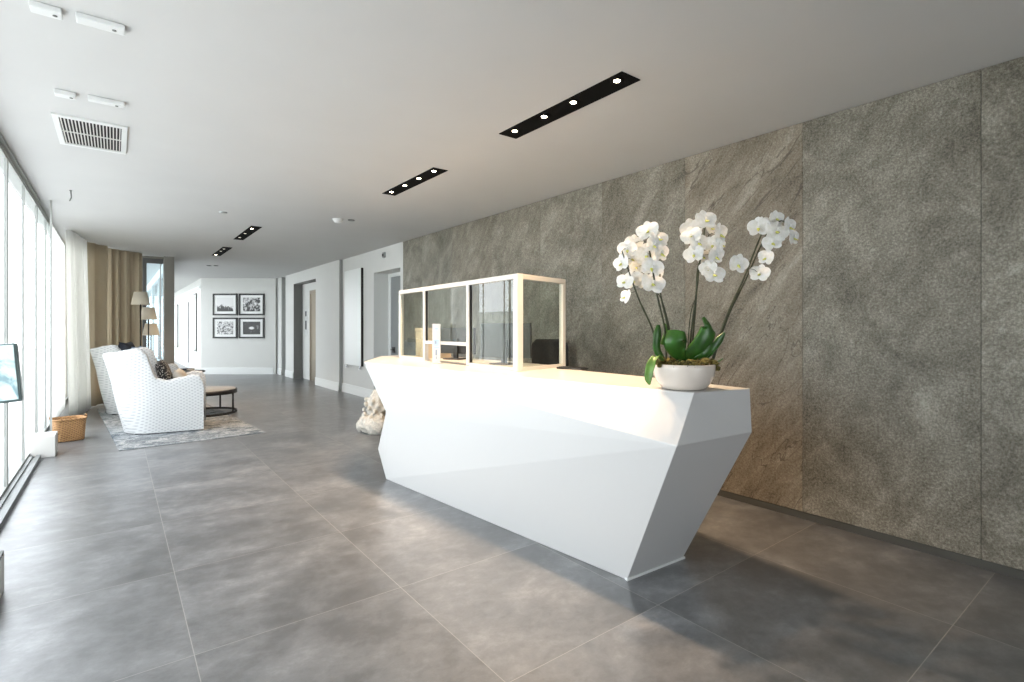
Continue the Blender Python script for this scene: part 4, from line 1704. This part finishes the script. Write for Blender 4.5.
# four framed prints
prints = [((213, 238), (293.5, 315.5), mat_print('print_pale_scene', 14, 0.40, 0.52, 1), 'upper left framed print, dark shapes along the bottom of pale paper'),
          ((239, 265), (293.5, 315.5), mat_print('print_busy_scene', 12, 0.45, 0.60, 0), 'upper right framed print, a busy mid grey scene'),
          ((213, 238), (317.5, 338.5), mat_print('print_crowd_scene', 22, 0.42, 0.56, 0), 'lower left framed print, a dense black speckled crowd'),
          ((239, 265), (317.5, 338.5), mat_print('print_oval_scene', 8, 0.45, 0.85, 2), 'lower right framed print, dark with a bright oval at its centre')]
for (xa, xb_), (ya, yb), pm, lb in prints:
    D = 15.70
    s_ = D / 519
    xc = ((xa + xb_) / 2 - 201) * s_
    zc = 1.4 + (328 - (ya + yb) / 2) * s_
    w2, h2 = (xb_ - xa) * s_ / 2 - 0.008, (yb - ya) * s_ / 2 - 0.006
    wp = FR @ Vector((xc, -0.001, zc))
    t = thing('framed_print', lb, 'picture', wp, -yaw, 'four framed prints on the far wall')
    b = MB()
    fw_ = 0.045
    b.box(-w2, w2, -0.035, 0, h2 - fw_, h2)
    b.box(-w2, w2, -0.035, 0, -h2, -h2 + fw_)
    b.box(-w2, -w2 + fw_, -0.035, 0, -h2 + fw_, h2 - fw_)
    b.box(w2 - fw_, w2, -0.035, 0, -h2 + fw_, h2 - fw_)
    b.build('frame', 'dark', t)
    b = MB()
    b.box(-w2 + fw_, w2 - fw_, -0.018, -0.001, -h2 + fw_, h2 - fw_)
    mt = b.build('mount', 'mat', t)
    b = MB()
    b.box(-w2 + 0.125, w2 - 0.125, -0.021, -0.0182, -h2 + 0.12, h2 - 0.12)
    b.build('print', pm, mt)

# floor stand with a clear tilted panel by the window, at the photo's left edge
t = thing('display_stand', 'glass panelled display stand by the windows, cut by the left photo edge', 'display stand', (-0.50, 3.50, 0))
b = MB()
b.box(-0.10, 0.03, -0.05, 0.36, 0.0005, 0.20, bevel=0.006)
b.use('trimgrey')
b.box(-0.098, 0.028, -0.048, 0.358, 0.2002, 0.212)
b2 = b
b2.mats.insert(0, 'whitepaint')
for f in b2.bm.faces:
    f.material_index = 0
o = b2.build('base', None, t)
for f in o.data.polygons:
    if f.center.z > 0.199:
        f.material_index = 1
b = MB()
b.tube([(-0.06, 0.335, 0.212), (-0.06, 0.335, 1.03)], 0.016, 12)
b.build('post', 'alu', t)
TL = Matrix.Translation((-0.02, 0.30, 1.155)) @ Matrix.Rotation(R(-6), 4, 'X') @ Matrix.Rotation(R(-5), 4, 'Y')
b = MB()
b.box(-0.17, 0.115, 0.0, 0.075, -0.155, 0.16, TL, bevel=0.014)
b.build('panel_frame', plain('bottle_green_edge', (0.10, 0.14, 0.14), 0.25), t)
b = MB()
b.box(-0.16, 0.103, -0.008, -0.0003, -0.143, 0.148, TL, bevel=0.003)
gm, gnt, gb = new_mat('greenish_clear_panel')
gg = gnt.nodes.new('ShaderNodeTexCoord')
gn = noise(gnt, gg.outputs['Object'], 7, 5, 0.6, 1.0)
gnt.links.new(ramp(gnt, gn, [(0.40, (0.22, 0.33, 0.36)), (0.52, (0.52, 0.66, 0.66)), (0.64, (0.72, 0.82, 0.82))]), gb.inputs['Base Color'])
gb.inputs['Roughness'].default_value = 0.08
b.build('panel', gm, t)
